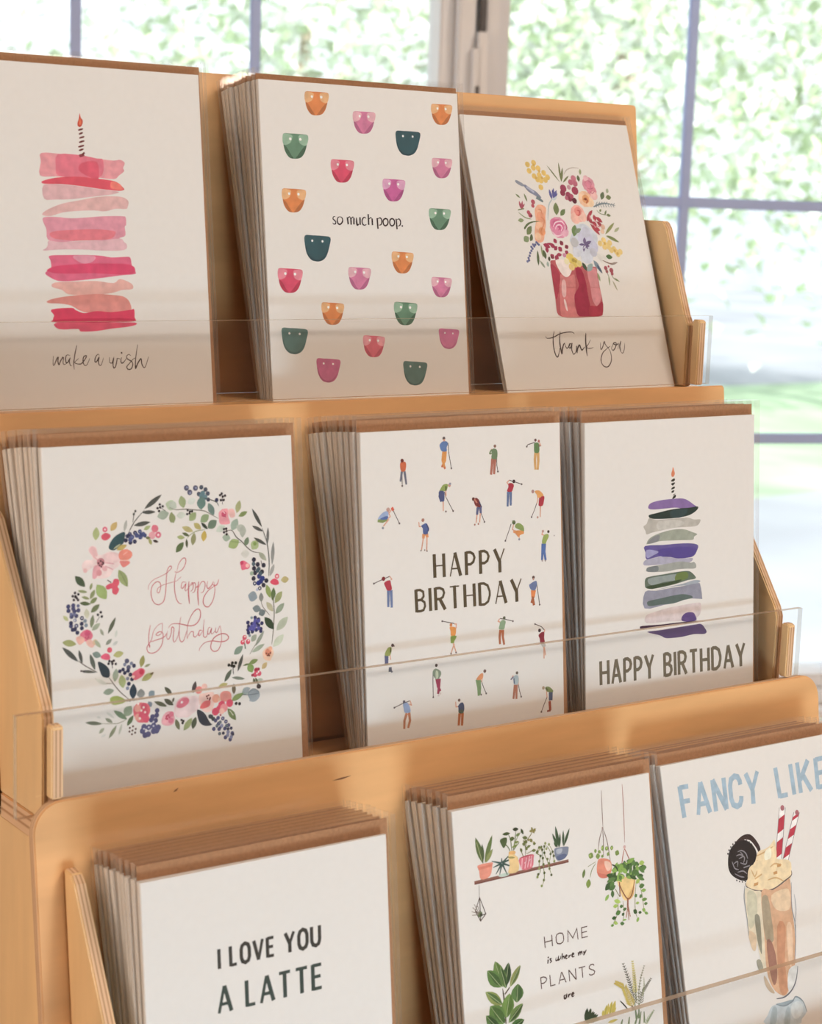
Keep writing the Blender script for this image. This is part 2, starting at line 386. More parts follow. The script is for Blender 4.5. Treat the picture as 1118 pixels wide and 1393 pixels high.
# ------------------------------------------------------------------ greeting cards
CARDS = {   # left x, front-bottom y, shelf z (mm), lean, width, height of the front card of each stack
    'C1': (281.57, 704.06, -88.20, 0.1258, 108.00, 140.89),
    'C2': (418.16, 701.78, -88.20, 0.1308, 108.00, 141.21),
    'C3': (548.27, 700.39, -88.20, 0.3442, 108.54, 140.63),
    'D1': (283.74, 630.28, -235.30, 0.1124, 110.20, 141.00),
    'D2': (425.47, 629.12, -235.30, 0.0959, 108.00, 140.76),
    'D3': (546.27, 629.09, -235.30, 0.0797, 108.00, 139.97),
    'E1': (292.20, 561.64, -385.60, 0.1140, 108.00, 140.01),
    'E2': (435.46, 558.36, -385.60, 0.1661, 108.00, 143.15),
    'E3': (559.63, 557.05, -385.60, 0.2491, 108.00, 143.28),
}
# printed artwork: shape kind (0 wash, 1 straight-edged, 2 brush line, 3 letter stroke, 4 leaf, 5 dot), ink r g b, line widths,
# then points; widths and points in twentieths of a millimetre from the card's top left corner
ART = {
'C1': [
[0,229,143,150,674,725,848,726,1017,727,1177,751,1320,761,1378,752,1421,776,1404,820,1412,846,1362,883,1312,915,1121,905,950,911,782,911,653,907,667,797],
[0,227,106,126,820,730,1017,729,1167,750,1224,762,1207,889,1082,912,950,912,811,903,796,826],[0,223,76,102,1032,791,1166,778,1178,898,1158,922,1083,902,1000,853],
[0,222,66,88,667,955,744,931,838,915,1007,906,1139,915,1292,927,1358,949,1395,983,1404,1000,1355,1011,1211,1003,1003,982,835,972,686,974],[0,238,111,99,1291,934,1358,949,1390,983,1384,1003,1307,998,1279,982],
[0,219,166,168,681,984,834,976,1003,986,1211,1007,1354,1019,1285,1043,1074,1071,922,1092,772,1099,680,1095],
[0,221,167,163,654,1223,712,1179,845,1129,996,1099,1150,1068,1285,1058,1381,1062,1436,1091,1430,1139,1410,1160,1318,1160,1220,1184,1125,1179,992,1185,841,1202,727,1235],
[0,204,58,34,1033,385,1041,421,1057,442,1053,472,1034,497,1013,493,1008,466,1022,431],[0,229,101,58,1031,430,1043,447,1042,472,1030,483,1019,469],[2,110,31,34,13,13,1011,526,1034,518,1057,510],
[2,110,31,34,13,13,1015,558,1034,550,1053,542],[2,110,31,34,13,13,1017,590,1041,582,1065,574],[2,110,31,34,13,13,1013,625,1038,617,1063,609],[2,110,31,34,13,13,1005,663,1032,655,1059,647],
[2,110,31,34,13,13,1009,692,1031,684,1053,676],[2,142,36,52,20,20,1011,736,1055,722],[2,110,31,34,13,13,1036,724,1059,706],
[0,222,138,155,667,1247,773,1241,913,1249,1065,1238,1199,1226,1373,1221,1406,1235,1406,1292,1392,1310,1395,1380,1343,1402,1284,1425,997,1430,809,1446,694,1426,685,1341,660,1282],
[0,227,111,124,710,1383,758,1357,927,1343,1116,1334,1269,1343,1307,1359,1266,1408,1131,1423,922,1431,754,1418],
[0,221,168,174,702,1435,809,1446,997,1434,1188,1427,1343,1407,1380,1437,1404,1459,1377,1503,1183,1510,993,1503,787,1506,647,1517,676,1495,691,1469],
[0,222,90,124,700,1559,831,1551,1124,1550,1257,1566,1374,1560,1430,1565,1443,1634,1473,1682,1464,1704,1346,1714,1123,1741,885,1764,763,1762,682,1726,656,1696,709,1657,707,1597],
[0,226,139,160,915,1556,1104,1557,1083,1602,1006,1619,941,1595],[0,220,53,99,685,1666,761,1640,987,1622,1178,1617,1429,1625,1465,1687,1346,1707,1078,1698,888,1703,748,1700,675,1683],
[0,223,160,149,710,1812,735,1777,903,1768,1112,1763,1265,1780,1325,1745,1430,1784,1437,1828,1339,1837,1241,1863,1106,1876,992,1879,851,1872,797,1837],
[0,222,133,125,657,1930,728,1906,878,1885,1106,1870,1260,1879,1356,1894,1407,1943,1403,2013,1232,2038,984,2019,874,1967,781,1949,679,1945],
[0,220,42,86,695,1996,873,1984,909,2002,984,2028,1099,2011,1233,2021,1399,2004,1443,2000,1444,2066,1452,2097,1344,2105,1055,2105,726,2100,715,2044],[0,200,19,73,718,2082,962,2073,1405,2075,1393,2101,1055,2109,721,2102],
[0,222,63,99,731,2104,1055,2109,1403,2108,1461,2124,1381,2145,1225,2159,1090,2177,947,2180,920,2158,751,2158],
[2,74,58,56,8,8,691,2376,685,2416,685,2450,696,2447,721,2397,732,2389,728,2421,735,2450,750,2422,772,2390,778,2398,773,2434,783,2449,811,2435],
[2,74,58,56,8,8,838,2377,814,2370,798,2390,799,2431,815,2431,836,2399,829,2423,836,2456,849,2461],[2,74,58,56,8,8,904,2292,889,2339,874,2404,867,2445,870,2492],
[2,74,58,56,8,8,914,2401,877,2433,894,2444,929,2448,957,2426,981,2394,982,2380,959,2390,952,2430,964,2459,987,2454,1013,2403],
[2,74,58,56,8,8,1102,2382,1090,2369,1066,2396,1059,2428,1073,2433,1098,2396,1091,2429,1098,2460,1116,2457,1139,2401],
[2,74,58,56,8,8,1193,2398,1194,2439,1216,2444,1232,2403,1223,2452,1228,2487,1246,2474,1261,2424,1265,2408,1295,2414],[2,74,58,56,8,8,1305,2400,1297,2429,1302,2448,1321,2442,1350,2410],[5,74,58,56,8,1307,2362],
[2,74,58,56,8,8,1392,2390,1375,2377,1351,2393,1363,2418,1395,2435,1405,2465,1387,2499,1359,2501,1349,2480,1371,2456,1409,2419,1433,2407],
[2,74,58,56,9,9,1460,2295,1444,2366,1432,2432,1431,2494,1448,2461,1478,2418,1487,2421,1490,2458,1507,2490,1526,2476,1556,2400],],
'C2': [
[0,220,122,53,478,84,553,77,652,76,725,86,711,160,682,233,640,275,576,286,528,276,490,228,476,161],[0,185,100,44,477,172,513,199,551,255,572,284,528,276,495,228],[0,185,100,44,708,164,661,202,615,254,589,284,640,273,683,227],
[0,227,166,110,478,86,552,86,569,106,543,157,477,174],[0,227,166,110,725,88,651,85,628,106,642,156,705,168],[5,244,235,228,12,547,121],[5,244,235,228,13,646,120],
[0,207,110,146,982,232,1054,225,1150,225,1221,234,1207,304,1179,375,1138,415,1077,424,1030,414,993,369,980,305],[0,174,87,124,981,315,1016,341,1052,394,1072,422,1030,414,998,369],
[0,174,87,124,1204,308,1159,345,1114,395,1089,422,1138,413,1180,369],[0,221,160,170,981,233,1053,233,1070,253,1044,301,980,317],[0,221,160,170,1221,236,1149,233,1127,253,1140,301,1202,312],[5,244,235,228,12,1049,267],
[5,244,235,228,12,1145,267],[0,220,122,53,1858,115,1930,109,2025,108,2095,117,2082,185,2054,252,2014,291,1953,300,1907,291,1870,247,1856,186],[0,185,100,44,1858,196,1892,220,1928,272,1949,298,1907,291,1875,247],
[0,185,100,44,2079,188,2034,223,1990,271,1965,298,2014,289,2055,246],[0,227,166,110,1858,117,1929,117,1945,136,1921,182,1857,198],[0,227,166,110,2095,119,2024,116,2002,135,2015,181,2076,192],[5,244,235,228,12,1925,149],
[5,244,235,228,12,2019,149],[0,94,132,104,230,466,308,459,412,460,488,471,473,548,443,626,398,670,332,680,282,669,242,617,228,547],[0,63,94,72,229,558,266,587,305,647,327,678,282,669,247,618],
[0,63,94,72,470,553,421,592,373,647,346,678,399,667,444,619],[0,143,174,146,230,468,307,468,325,490,298,543,229,560],[0,143,174,146,488,473,410,468,387,490,401,544,467,557],[5,244,235,228,13,302,506],[5,244,235,228,13,406,506],
[0,40,80,88,1443,384,1525,377,1634,377,1715,388,1699,467,1668,545,1621,589,1551,600,1498,589,1456,537,1440,466],[2,29,63,72,15,15,1443,466,1475,555,1539,591,1608,583,1677,511],[5,244,235,228,11,1519,424],
[5,244,235,228,11,1628,424],[0,218,60,96,722,674,795,669,893,670,965,681,952,753,923,824,881,865,819,874,771,863,734,815,720,750],[0,185,41,73,721,760,756,787,793,843,814,872,771,863,738,815],
[0,185,41,73,949,757,902,793,857,844,831,872,881,863,924,818],[0,224,122,138,722,676,794,677,811,698,786,747,721,762],[0,224,122,138,965,683,892,678,870,698,883,748,946,761],[5,244,235,228,12,790,712],[5,244,235,228,12,888,713],
[0,207,110,146,1841,616,1910,611,2001,611,2069,621,2056,686,2030,751,1991,787,1932,796,1888,786,1852,743,1839,684],[0,174,87,124,1840,693,1874,717,1908,768,1928,794,1888,786,1857,743],
[0,174,87,124,2054,690,2010,723,1968,768,1944,794,1991,785,2031,745],[0,221,160,170,1841,617,1909,618,1925,637,1901,681,1840,695],[0,221,160,170,2069,623,2000,619,1980,637,1993,682,2051,693],[5,244,235,228,11,1905,649],
[5,244,235,228,11,1996,650],[0,199,84,145,1276,829,1350,824,1448,826,1521,837,1507,908,1478,978,1436,1018,1374,1027,1326,1016,1288,968,1274,904],[0,168,69,124,1275,914,1311,940,1348,996,1369,1025,1326,1016,1293,968],
[0,168,69,124,1504,912,1457,947,1412,997,1386,1025,1436,1016,1479,972],[0,215,149,181,1276,831,1349,832,1366,853,1340,901,1275,916],[0,215,149,181,1520,839,1447,834,1425,854,1438,902,1501,916],[5,244,235,228,12,1344,866],
[5,244,235,228,12,1443,868],[0,220,122,53,196,950,269,945,367,947,439,959,425,1032,396,1104,354,1145,292,1154,245,1142,207,1093,194,1027],[0,185,100,44,195,1037,230,1065,267,1122,288,1152,245,1142,212,1094],
[0,185,100,44,422,1036,376,1073,330,1124,305,1152,355,1143,397,1098],[0,227,166,110,196,952,268,954,285,975,260,1024,195,1039],[0,227,166,110,439,961,366,955,344,976,357,1026,419,1040],[5,244,235,228,12,264,989],
[5,244,235,228,12,361,991],[0,94,132,104,1784,1084,1858,1079,1956,1082,2029,1093,2015,1163,1986,1232,1944,1271,1882,1279,1834,1268,1796,1221,1782,1157],[0,63,94,72,1783,1167,1819,1194,1856,1248,1877,1277,1834,1268,1801,1221],
[0,63,94,72,2012,1167,1966,1202,1920,1250,1894,1277,1945,1269,1987,1226],[0,143,174,146,1783,1086,1857,1087,1874,1108,1848,1155,1783,1169],[0,143,174,146,2028,1095,1955,1090,1933,1109,1946,1157,2009,1171],
[5,244,235,228,12,1852,1121],[5,244,235,228,12,1951,1123],[0,40,80,88,407,1356,489,1352,597,1356,677,1370,662,1450,630,1530,584,1574,515,1583,462,1569,420,1515,405,1441],
[2,29,63,72,15,15,408,1441,439,1534,502,1573,571,1567,640,1496],[5,244,235,228,11,483,1400],[5,244,235,228,11,591,1404],
[0,220,122,53,1343,1491,1415,1488,1511,1492,1581,1504,1568,1573,1540,1641,1499,1679,1438,1686,1392,1674,1355,1627,1341,1564],[0,185,100,44,1343,1574,1377,1601,1414,1655,1434,1684,1392,1674,1360,1627],
[0,185,100,44,1565,1577,1520,1610,1476,1658,1451,1684,1500,1677,1541,1635],[0,227,166,110,1343,1493,1414,1496,1431,1516,1406,1563,1342,1576],[0,227,166,110,1581,1506,1510,1500,1488,1518,1501,1566,1562,1581],
[5,244,235,228,12,1410,1529],[5,244,235,228,12,1506,1533],[0,218,60,96,117,1652,192,1649,293,1653,367,1667,352,1742,323,1816,280,1857,216,1865,167,1852,129,1800,115,1731],
[0,185,41,73,116,1742,152,1771,190,1831,211,1863,167,1852,134,1801],[0,185,41,73,349,1746,302,1783,255,1835,229,1863,280,1855,324,1810],[0,224,122,138,117,1654,191,1657,209,1680,182,1730,116,1744],
[0,224,122,138,366,1669,291,1662,269,1682,282,1735,346,1751],[5,244,235,228,13,187,1694],[5,244,235,228,13,287,1698],
[0,207,110,146,860,1637,932,1634,1028,1638,1099,1651,1085,1721,1057,1790,1016,1828,955,1835,909,1823,872,1775,858,1710],[0,174,87,124,859,1720,894,1748,930,1804,951,1833,909,1823,876,1775],
[0,174,87,124,1082,1724,1037,1759,992,1807,967,1834,1016,1826,1058,1784],[0,221,160,170,860,1639,931,1642,948,1662,923,1709,859,1722],[0,221,160,170,1099,1653,1027,1646,1005,1665,1018,1714,1079,1728],[5,244,235,228,12,927,1675],
[5,244,235,228,12,1023,1680],[0,207,110,146,1780,1722,1849,1719,1941,1723,2008,1736,1996,1800,1969,1865,1930,1900,1872,1906,1827,1895,1792,1850,1778,1790],[0,174,87,124,1780,1800,1813,1825,1848,1877,1867,1904,1827,1895,1796,1851],
[0,174,87,124,1993,1804,1950,1836,1907,1880,1883,1905,1930,1898,1970,1859],[0,221,160,170,1780,1724,1848,1727,1864,1746,1840,1789,1779,1801],[0,221,160,170,2008,1737,1940,1731,1919,1748,1932,1794,1990,1808],
[5,244,235,228,11,1844,1758],[5,244,235,228,11,1936,1762],[0,220,122,53,556,1954,627,1952,721,1957,790,1971,777,2040,750,2108,709,2146,649,2152,604,2139,567,2091,554,2027],
[0,185,100,44,555,2037,590,2065,625,2121,645,2150,604,2139,572,2092],[0,185,100,44,774,2044,730,2077,686,2124,661,2151,710,2144,750,2102],[0,227,166,110,556,1956,626,1960,642,1981,618,2027,555,2039],
[0,227,166,110,790,1973,720,1965,699,1984,712,2032,771,2047],[5,244,235,228,12,622,1993],[5,244,235,228,12,716,1999],
[0,94,132,104,1345,1953,1422,1951,1524,1956,1600,1971,1585,2044,1555,2117,1512,2157,1446,2163,1397,2150,1357,2099,1342,2031],[0,63,94,72,1344,2041,1381,2071,1420,2130,1442,2161,1397,2150,1362,2099],
[0,63,94,72,1582,2048,1534,2084,1486,2134,1459,2162,1512,2154,1556,2110],[0,143,174,146,1344,1955,1421,1959,1438,1981,1412,2030,1343,2044],[0,143,174,146,1599,1973,1523,1965,1500,1985,1514,2036,1579,2052],
[5,244,235,228,13,1416,1995],[5,244,235,228,13,1518,2000],[0,79,113,107,127,2176,207,2175,314,2181,393,2198,377,2277,346,2356,300,2398,232,2405,181,2390,139,2335,125,2261],
[2,63,92,88,15,15,127,2261,158,2354,220,2395,288,2391,356,2322],[5,244,235,228,11,201,2222],[5,244,235,228,11,308,2229],
[0,222,95,114,987,2256,1058,2254,1151,2260,1220,2275,1207,2342,1180,2409,1140,2446,1080,2451,1035,2438,998,2391,985,2328],[0,194,74,96,986,2338,1020,2365,1056,2420,1076,2449,1035,2438,1003,2391],
[0,194,74,96,1204,2346,1160,2379,1116,2425,1092,2450,1140,2444,1180,2403],[0,232,148,160,987,2258,1057,2262,1073,2283,1048,2328,986,2340],[0,232,148,160,1220,2277,1150,2268,1129,2286,1142,2334,1201,2350],
[5,244,235,228,12,1053,2295],[5,244,235,228,12,1146,2301],[0,207,107,150,1840,2202,1910,2200,2002,2206,2070,2219,2057,2284,2031,2348,1991,2383,1932,2389,1888,2377,1852,2331,1839,2271],
[2,182,90,130,12,12,1841,2271,1868,2347,1922,2381,1980,2377,2039,2321],[5,244,235,228,9,1905,2239],[5,244,235,228,9,1997,2245],
[0,198,96,136,476,2453,551,2452,651,2459,725,2475,710,2549,681,2621,638,2660,575,2666,526,2652,488,2600,474,2531],[2,169,79,116,14,14,476,2531,505,2618,563,2657,627,2653,690,2590],[5,244,235,228,10,546,2496],
[5,244,235,228,10,645,2503],[0,79,113,107,1420,2499,1500,2498,1606,2506,1685,2522,1670,2598,1639,2673,1594,2714,1526,2719,1474,2704,1433,2651,1418,2580],[2,63,92,88,14,14,1420,2580,1452,2670,1513,2710,1581,2706,1648,2641],
[5,244,235,228,11,1494,2544],[5,244,235,228,11,1600,2551],[2,46,31,36,10,10,740,1179,719,1183,714,1201,730,1215,742,1229,736,1245,718,1247,707,1236],
[2,46,31,36,12,12,786,1180,767,1189,759,1214,765,1240,784,1249,805,1236,816,1213,809,1188,788,1180],[3,46,31,36,16,16,868,1183,874,1247],[2,46,31,36,8,8,873,1194,888,1179,903,1183],[3,46,31,36,16,16,905,1186,906,1249],
[2,46,31,36,8,8,909,1197,925,1180,937,1185],[3,46,31,36,16,16,939,1187,936,1246],[2,46,31,36,16,16,967,1183,967,1231,974,1249,990,1242],[3,46,31,36,16,16,1005,1180,1004,1248],
[2,46,31,36,11,11,1072,1189,1055,1179,1036,1190,1026,1215,1033,1242,1051,1251,1073,1243],[3,46,31,36,16,16,1096,1149,1097,1247],[2,46,31,36,8,8,1102,1196,1120,1181,1134,1186],[3,46,31,36,16,16,1137,1188,1138,1249],
[3,46,31,36,16,16,1193,1183,1197,1281],[2,46,31,36,11,11,1202,1190,1224,1180,1241,1196,1242,1221,1230,1243,1208,1247],[2,46,31,36,12,12,1285,1185,1264,1196,1257,1217,1264,1243,1283,1251,1304,1238,1312,1216,1305,1193,1285,1185],
[2,46,31,36,12,12,1358,1184,1338,1194,1330,1218,1337,1242,1356,1251,1377,1238,1384,1216,1377,1193,1358,1184],[3,46,31,36,16,16,1403,1185,1409,1281],[2,46,31,36,11,11,1414,1195,1434,1185,1449,1201,1451,1224,1440,1245,1418,1252],
[5,46,31,36,9,1469,1249],],
'C3': [
[0,201,201,210,1213,1113,1337,1087,1415,1132,1489,1202,1452,1297,1230,1300,1117,1279,1168,1184],[4,111,116,68,16,1125,657,989,479],[4,111,116,68,24,1142,644,1150,443],[4,111,116,68,29,1142,656,1192,498],
[4,111,116,68,21,1160,661,1256,581],[2,185,168,156,11,8,1195,572,1242,522,1322,496,1410,498],[4,139,148,102,32,1409,569,1424,503],[4,85,99,60,40,1378,642,1376,571],[5,224,181,82,31,744,484],[5,224,181,82,31,827,463],
[5,224,181,82,31,751,551],[5,224,181,82,31,812,516],[5,224,181,82,31,872,519],[5,224,181,82,31,804,604],[5,224,181,82,31,872,590],[5,224,181,82,31,935,564],[5,224,181,82,31,880,648],[5,224,181,82,31,940,640],
[5,224,181,82,31,975,609],[5,224,181,82,31,840,638],[5,224,181,82,31,865,718],[5,210,160,63,16,822,486],[5,210,160,63,16,878,548],[5,210,160,63,16,822,621],[5,210,160,63,16,901,618],[2,138,140,152,33,31,551,660,601,687,653,708],
[2,124,127,149,44,39,655,702,715,753,779,785,841,830],[2,111,127,132,39,18,786,820,861,870],[2,169,169,187,18,18,679,719,767,774],[4,91,90,152,34,982,843,966,733],[4,91,90,152,29,997,825,1026,719],
[4,91,90,152,34,1002,831,1062,741],[4,91,90,152,24,1017,813,1066,776],[4,84,73,126,18,1008,778,1004,743],[2,169,178,180,13,8,983,837,924,909,879,1062],[2,201,205,207,21,21,1047,812,1012,837,983,837],
[4,110,122,74,20,576,838,524,796],[4,111,122,78,23,657,876,633,788],[4,178,74,94,26,565,954,555,868],[4,178,74,94,23,565,954,598,866],[4,178,74,94,20,565,954,620,895],[2,110,122,74,10,10,521,964,602,947],[5,184,71,90,26,731,874],
[5,184,71,90,21,719,915],[5,184,71,90,23,650,986],[5,184,71,90,26,665,1015],[5,110,36,52,13,678,1020],[0,234,162,126,755,926,825,900,883,934,855,1028,847,1097,812,1191,770,1284,677,1286,688,1170,723,1077,728,984],
[5,240,172,136,49,801,948],[5,233,149,112,54,797,1029],[5,240,180,142,46,755,1123],[5,231,143,92,44,779,1180],[5,237,187,148,41,717,1233],[2,222,123,76,9,9,797,1029,833,1063,803,1133],[2,222,123,76,9,9,772,948,813,959,817,1005],
[2,217,121,63,10,10,806,1122,764,1180,778,1215],[0,93,107,64,559,1144,612,1097,687,1076,773,1076,684,1089,614,1120,566,1163],[4,139,148,102,43,497,1073,573,1067],[2,139,148,102,10,10,522,990,596,1040,670,1055],
[4,110,122,74,56,580,1213,655,1125],[4,85,99,60,36,629,1281,633,1208],[4,110,122,74,73,1004,1006,1022,871],[4,102,122,72,52,1054,1009,1128,939],[5,160,52,86,42,1154,720],[5,143,38,71,34,1136,768],[5,164,46,80,45,1304,739],
[5,197,138,149,26,1231,706],[5,192,106,124,35,1311,609],[5,184,90,112,32,1265,652],[5,190,94,116,35,1321,662],[5,158,54,86,37,1205,790],[5,142,43,72,29,1218,830],[5,94,24,48,32,1273,846],[5,184,90,114,24,1176,820],
[5,176,64,96,26,1246,800],[5,216,138,154,83,1498,667],[5,219,126,140,64,1527,738],[5,214,120,142,45,1486,656],[5,227,170,176,35,1476,603],[5,232,176,170,48,1546,785],[2,196,96,122,8,8,1451,645,1500,626,1539,654,1513,703],
[2,196,96,122,8,8,1468,704,1510,715,1558,701],[2,196,96,122,8,8,1497,739,1529,762,1565,737],[5,237,181,142,88,1418,824],[5,240,195,160,43,1381,790],[5,239,196,154,53,1477,858],[5,231,154,94,48,1426,824],
[2,184,85,46,16,16,1394,831,1427,818,1444,841,1422,872],[5,142,58,32,13,1422,827],[5,233,160,147,93,1287,982],[5,235,175,158,63,1246,1030],[5,237,181,164,53,1345,1016],[5,226,127,116,48,1292,958],
[2,207,79,80,13,13,1280,947,1314,957,1297,999,1262,994],[5,222,138,164,115,1004,1135],[5,219,112,149,57,955,1095],[5,227,160,180,57,1068,1174],[5,212,90,136,73,1001,1117],[5,221,126,158,52,966,1176],
[2,239,198,207,12,12,933,1130,972,1083,1048,1070,1084,1104],[2,239,198,207,12,12,957,1153,979,1118,1025,1105,1048,1134,1024,1175],[2,239,198,207,12,12,908,1178,956,1223,1031,1210],[2,190,63,112,9,9,993,1118,1017,1140,990,1164],
[2,190,63,112,9,9,1077,1069,1110,1115,1092,1162],[4,176,52,70,40,1453,966,1390,1062],[4,176,52,70,37,1488,941,1412,1014],[4,176,52,70,45,1493,988,1506,1059],[4,176,52,70,45,1517,1012,1594,1069],[4,176,52,70,53,1461,1060,1508,1118],
[4,176,52,70,40,1521,1059,1583,1117],[4,176,52,70,45,1475,1131,1545,1153],[4,176,52,70,48,1412,1014,1456,1084],[4,176,52,70,27,1546,1082,1575,1117],[4,176,52,70,40,1426,1085,1532,1207],[4,214,122,128,19,1433,990,1442,1049],
[4,214,122,128,16,1482,1036,1519,1071],[4,214,122,128,16,1510,1107,1553,1118],[4,214,122,128,16,1456,1084,1493,1119],[5,217,165,140,29,1590,1117],[5,224,184,154,27,1572,1165],[4,94,107,76,54,1635,824,1681,739],
[4,110,122,74,54,1701,798,1774,796],[4,154,161,132,38,1726,755,1746,701],[2,111,124,130,22,8,1512,905,1609,872,1701,864,1810,885],[2,124,134,140,7,7,1547,882,1575,850],[2,124,134,140,7,7,1546,886,1555,910],
[2,124,134,140,7,7,1580,882,1608,849],[2,124,134,140,7,7,1579,885,1588,909],[2,124,134,140,7,7,1613,881,1641,848],[2,124,134,140,7,7,1612,884,1622,908],[2,124,134,140,7,7,1646,880,1675,847],[2,124,134,140,7,7,1645,883,1655,907],
[2,124,134,140,7,7,1680,879,1708,846],[2,124,134,140,7,7,1679,882,1688,906],[2,124,134,140,7,7,1713,878,1738,863],[2,124,134,140,7,7,1712,881,1722,905],[2,124,134,140,7,7,1746,877,1771,862],[2,124,134,140,7,7,1746,880,1755,904],
[2,124,134,140,7,7,1780,876,1805,861],[2,124,134,140,7,7,1779,880,1789,903],[4,107,116,70,32,1666,984,1724,995],[4,110,122,74,24,1582,956,1609,926],[4,110,122,74,22,1642,991,1677,936],[2,107,116,70,7,7,1548,939,1586,974,1672,990],
[4,139,142,80,35,1603,1194,1753,1066],[4,163,164,124,32,1729,1167,1809,1118],[4,126,132,72,32,1623,1205,1773,1274],[4,102,130,74,74,1181,1225,1223,1101],[4,127,142,112,47,1197,1184,1295,1141],[5,197,191,210,106,1327,1261],
[5,204,201,214,79,1220,1345],[5,191,186,205,77,1400,1330],[5,203,201,210,87,1304,1425],[5,210,206,212,52,1180,1392],[5,192,188,203,58,1346,1178],[5,186,180,182,52,1174,1287],[5,185,180,192,48,1401,1389],
[4,106,86,128,40,1301,1308,1319,1231],[4,106,86,128,37,1301,1308,1399,1271],[4,106,86,128,34,1301,1308,1364,1325],[4,106,86,128,32,1301,1308,1272,1385],[4,106,86,128,26,1301,1308,1228,1309],[4,106,86,128,24,1314,1320,1335,1355],
[4,217,213,220,11,1276,1355,1306,1320],[4,110,122,74,56,579,1216,651,1145],[4,126,140,96,69,529,1286,595,1238],[4,85,99,60,36,607,1284,646,1214],[5,94,97,140,14,527,1492],[5,94,97,140,14,548,1457],[5,94,97,140,14,567,1434],
[5,94,97,140,14,580,1405],[5,94,97,140,14,600,1382],[5,94,97,140,14,619,1359],[5,94,97,140,14,645,1335],[5,94,97,140,14,663,1318],[5,94,97,140,14,694,1306],[5,94,97,140,14,706,1317],[5,94,97,140,14,608,1342],
[5,94,97,140,14,635,1318],[5,94,97,140,14,682,1295],[5,94,97,140,14,550,1480],[4,85,99,60,33,658,1536,679,1375],[4,139,148,102,23,733,1455,734,1317],[4,138,144,118,26,738,1559,685,1479],[4,78,90,54,46,766,1466,752,1368],
[4,68,64,42,31,804,1489,815,1437],[4,154,167,154,33,777,1547,782,1489],[4,161,36,73,52,764,1311,850,1344],[4,161,36,73,44,801,1402,802,1333],[4,161,36,73,47,914,1250,938,1302],[4,161,36,73,49,849,1315,916,1337],
[4,161,36,73,52,987,1278,1021,1318],[4,161,36,73,55,952,1337,993,1383],[4,161,36,73,44,894,1372,939,1331],[4,161,36,73,52,1052,1312,1071,1358],[4,161,36,73,47,1030,1376,1071,1411],[4,161,36,73,57,833,1454,876,1419],
[4,161,36,73,52,891,1482,927,1418],[4,161,36,73,39,913,1418,982,1418],[4,161,36,73,26,809,1304,907,1314],[5,124,35,56,18,999,1289],[5,124,35,56,18,1061,1335],[5,124,35,56,18,849,1445],[5,200,122,152,23,1013,1423],
[0,185,77,85,813,1512,849,1477,1071,1486,1263,1543,1396,1542,1400,1624,1402,1776,1405,1893,1383,2022,1338,2057,1145,2067,941,2071,843,2059,787,2018,796,1880,801,1697],
[0,207,112,112,910,1627,1006,1649,1098,1626,1076,1788,1025,1950,1060,2054,913,2065,832,2041,859,1858],[0,169,50,70,810,1524,858,1535,910,1627,859,1789,810,1880,802,1789,807,1639],
[0,158,31,62,1128,1556,1199,1567,1229,1695,1227,1835,1232,1974,1221,2056,1060,2054,1040,1950,1051,1835,1130,1742,1122,1649],[0,211,128,132,1285,1578,1394,1554,1391,1694,1398,1858,1318,1952,1275,1881,1277,1742,1269,1648],
[0,168,40,63,1222,1951,1318,1952,1403,1905,1385,2016,1339,2054,1205,2058],[0,230,207,198,885,1477,1016,1475,1090,1533,1040,1626,977,1650,917,1592],[0,232,196,192,904,1881,923,1892,930,1990,914,1996,901,1938],
[0,223,168,166,926,1685,966,1696,943,1835,902,1858,895,1788],[5,217,184,78,52,1079,1451],[5,207,174,69,55,1127,1497],[5,218,180,106,39,1080,1544],[5,216,190,108,37,1183,1509],[5,169,139,46,21,1118,1474],[5,169,139,46,16,1144,1486],
[5,226,207,160,34,1027,1487],[4,63,79,58,47,1230,1497,1269,1584],[4,142,156,152,66,1275,1590,1360,1507],[4,126,140,150,53,1383,1472,1448,1577],[4,79,90,108,32,1417,1518,1470,1612],[4,139,148,102,29,1405,1601,1421,1694],
[5,227,190,110,32,1513,1293],[5,227,190,110,32,1566,1257],[5,227,190,110,32,1585,1304],[5,227,190,110,32,1617,1327],[5,227,190,110,32,1647,1362],[5,227,190,110,32,1687,1350],[5,227,190,110,32,1711,1379],
[5,227,190,110,32,1728,1403],[5,227,190,110,32,1642,1285],[5,227,190,110,32,1565,1328],[5,227,190,110,32,1764,1378],[5,207,160,65,17,1573,1292],[5,207,160,65,17,1691,1368],[5,207,160,65,17,1722,1397],
[4,214,203,194,80,1444,1400,1572,1493],[4,79,107,62,51,1556,1428,1644,1439],[4,126,132,72,30,1607,1209,1772,1277],[2,140,107,94,11,11,1502,1470,1599,1505,1700,1492],[4,154,132,120,24,1596,1517,1700,1490],[5,168,66,80,24,1528,1553],
[5,168,66,80,19,1535,1588],[5,168,66,80,27,1598,1576],[5,168,66,80,13,1570,1535],[5,168,66,80,19,1601,1611],[2,110,122,74,7,7,1587,1623,1621,1670,1683,1696],[4,110,122,74,13,1617,1652,1686,1699],
[4,139,148,102,19,1549,1623,1542,1741],[4,165,156,124,19,1588,1682,1634,1794],[2,123,106,90,7,7,1525,1564,1546,1635],[2,62,46,48,12,12,710,2205,683,2265,667,2352,671,2430,688,2467,711,2448,742,2379],
[2,62,46,48,9,9,591,2255,597,2274,646,2275,703,2261,775,2233,854,2219,921,2216,952,2225,960,2238],[2,62,46,48,14,14,785,2210,761,2284,752,2362,756,2432,773,2389,800,2341,819,2328],
[2,62,46,48,9,9,813,2330,829,2381,861,2364,889,2334],[2,62,46,48,10,10,899,2338,878,2334,861,2364,873,2382,895,2356,908,2334,891,2391,903,2443,936,2422,967,2357],
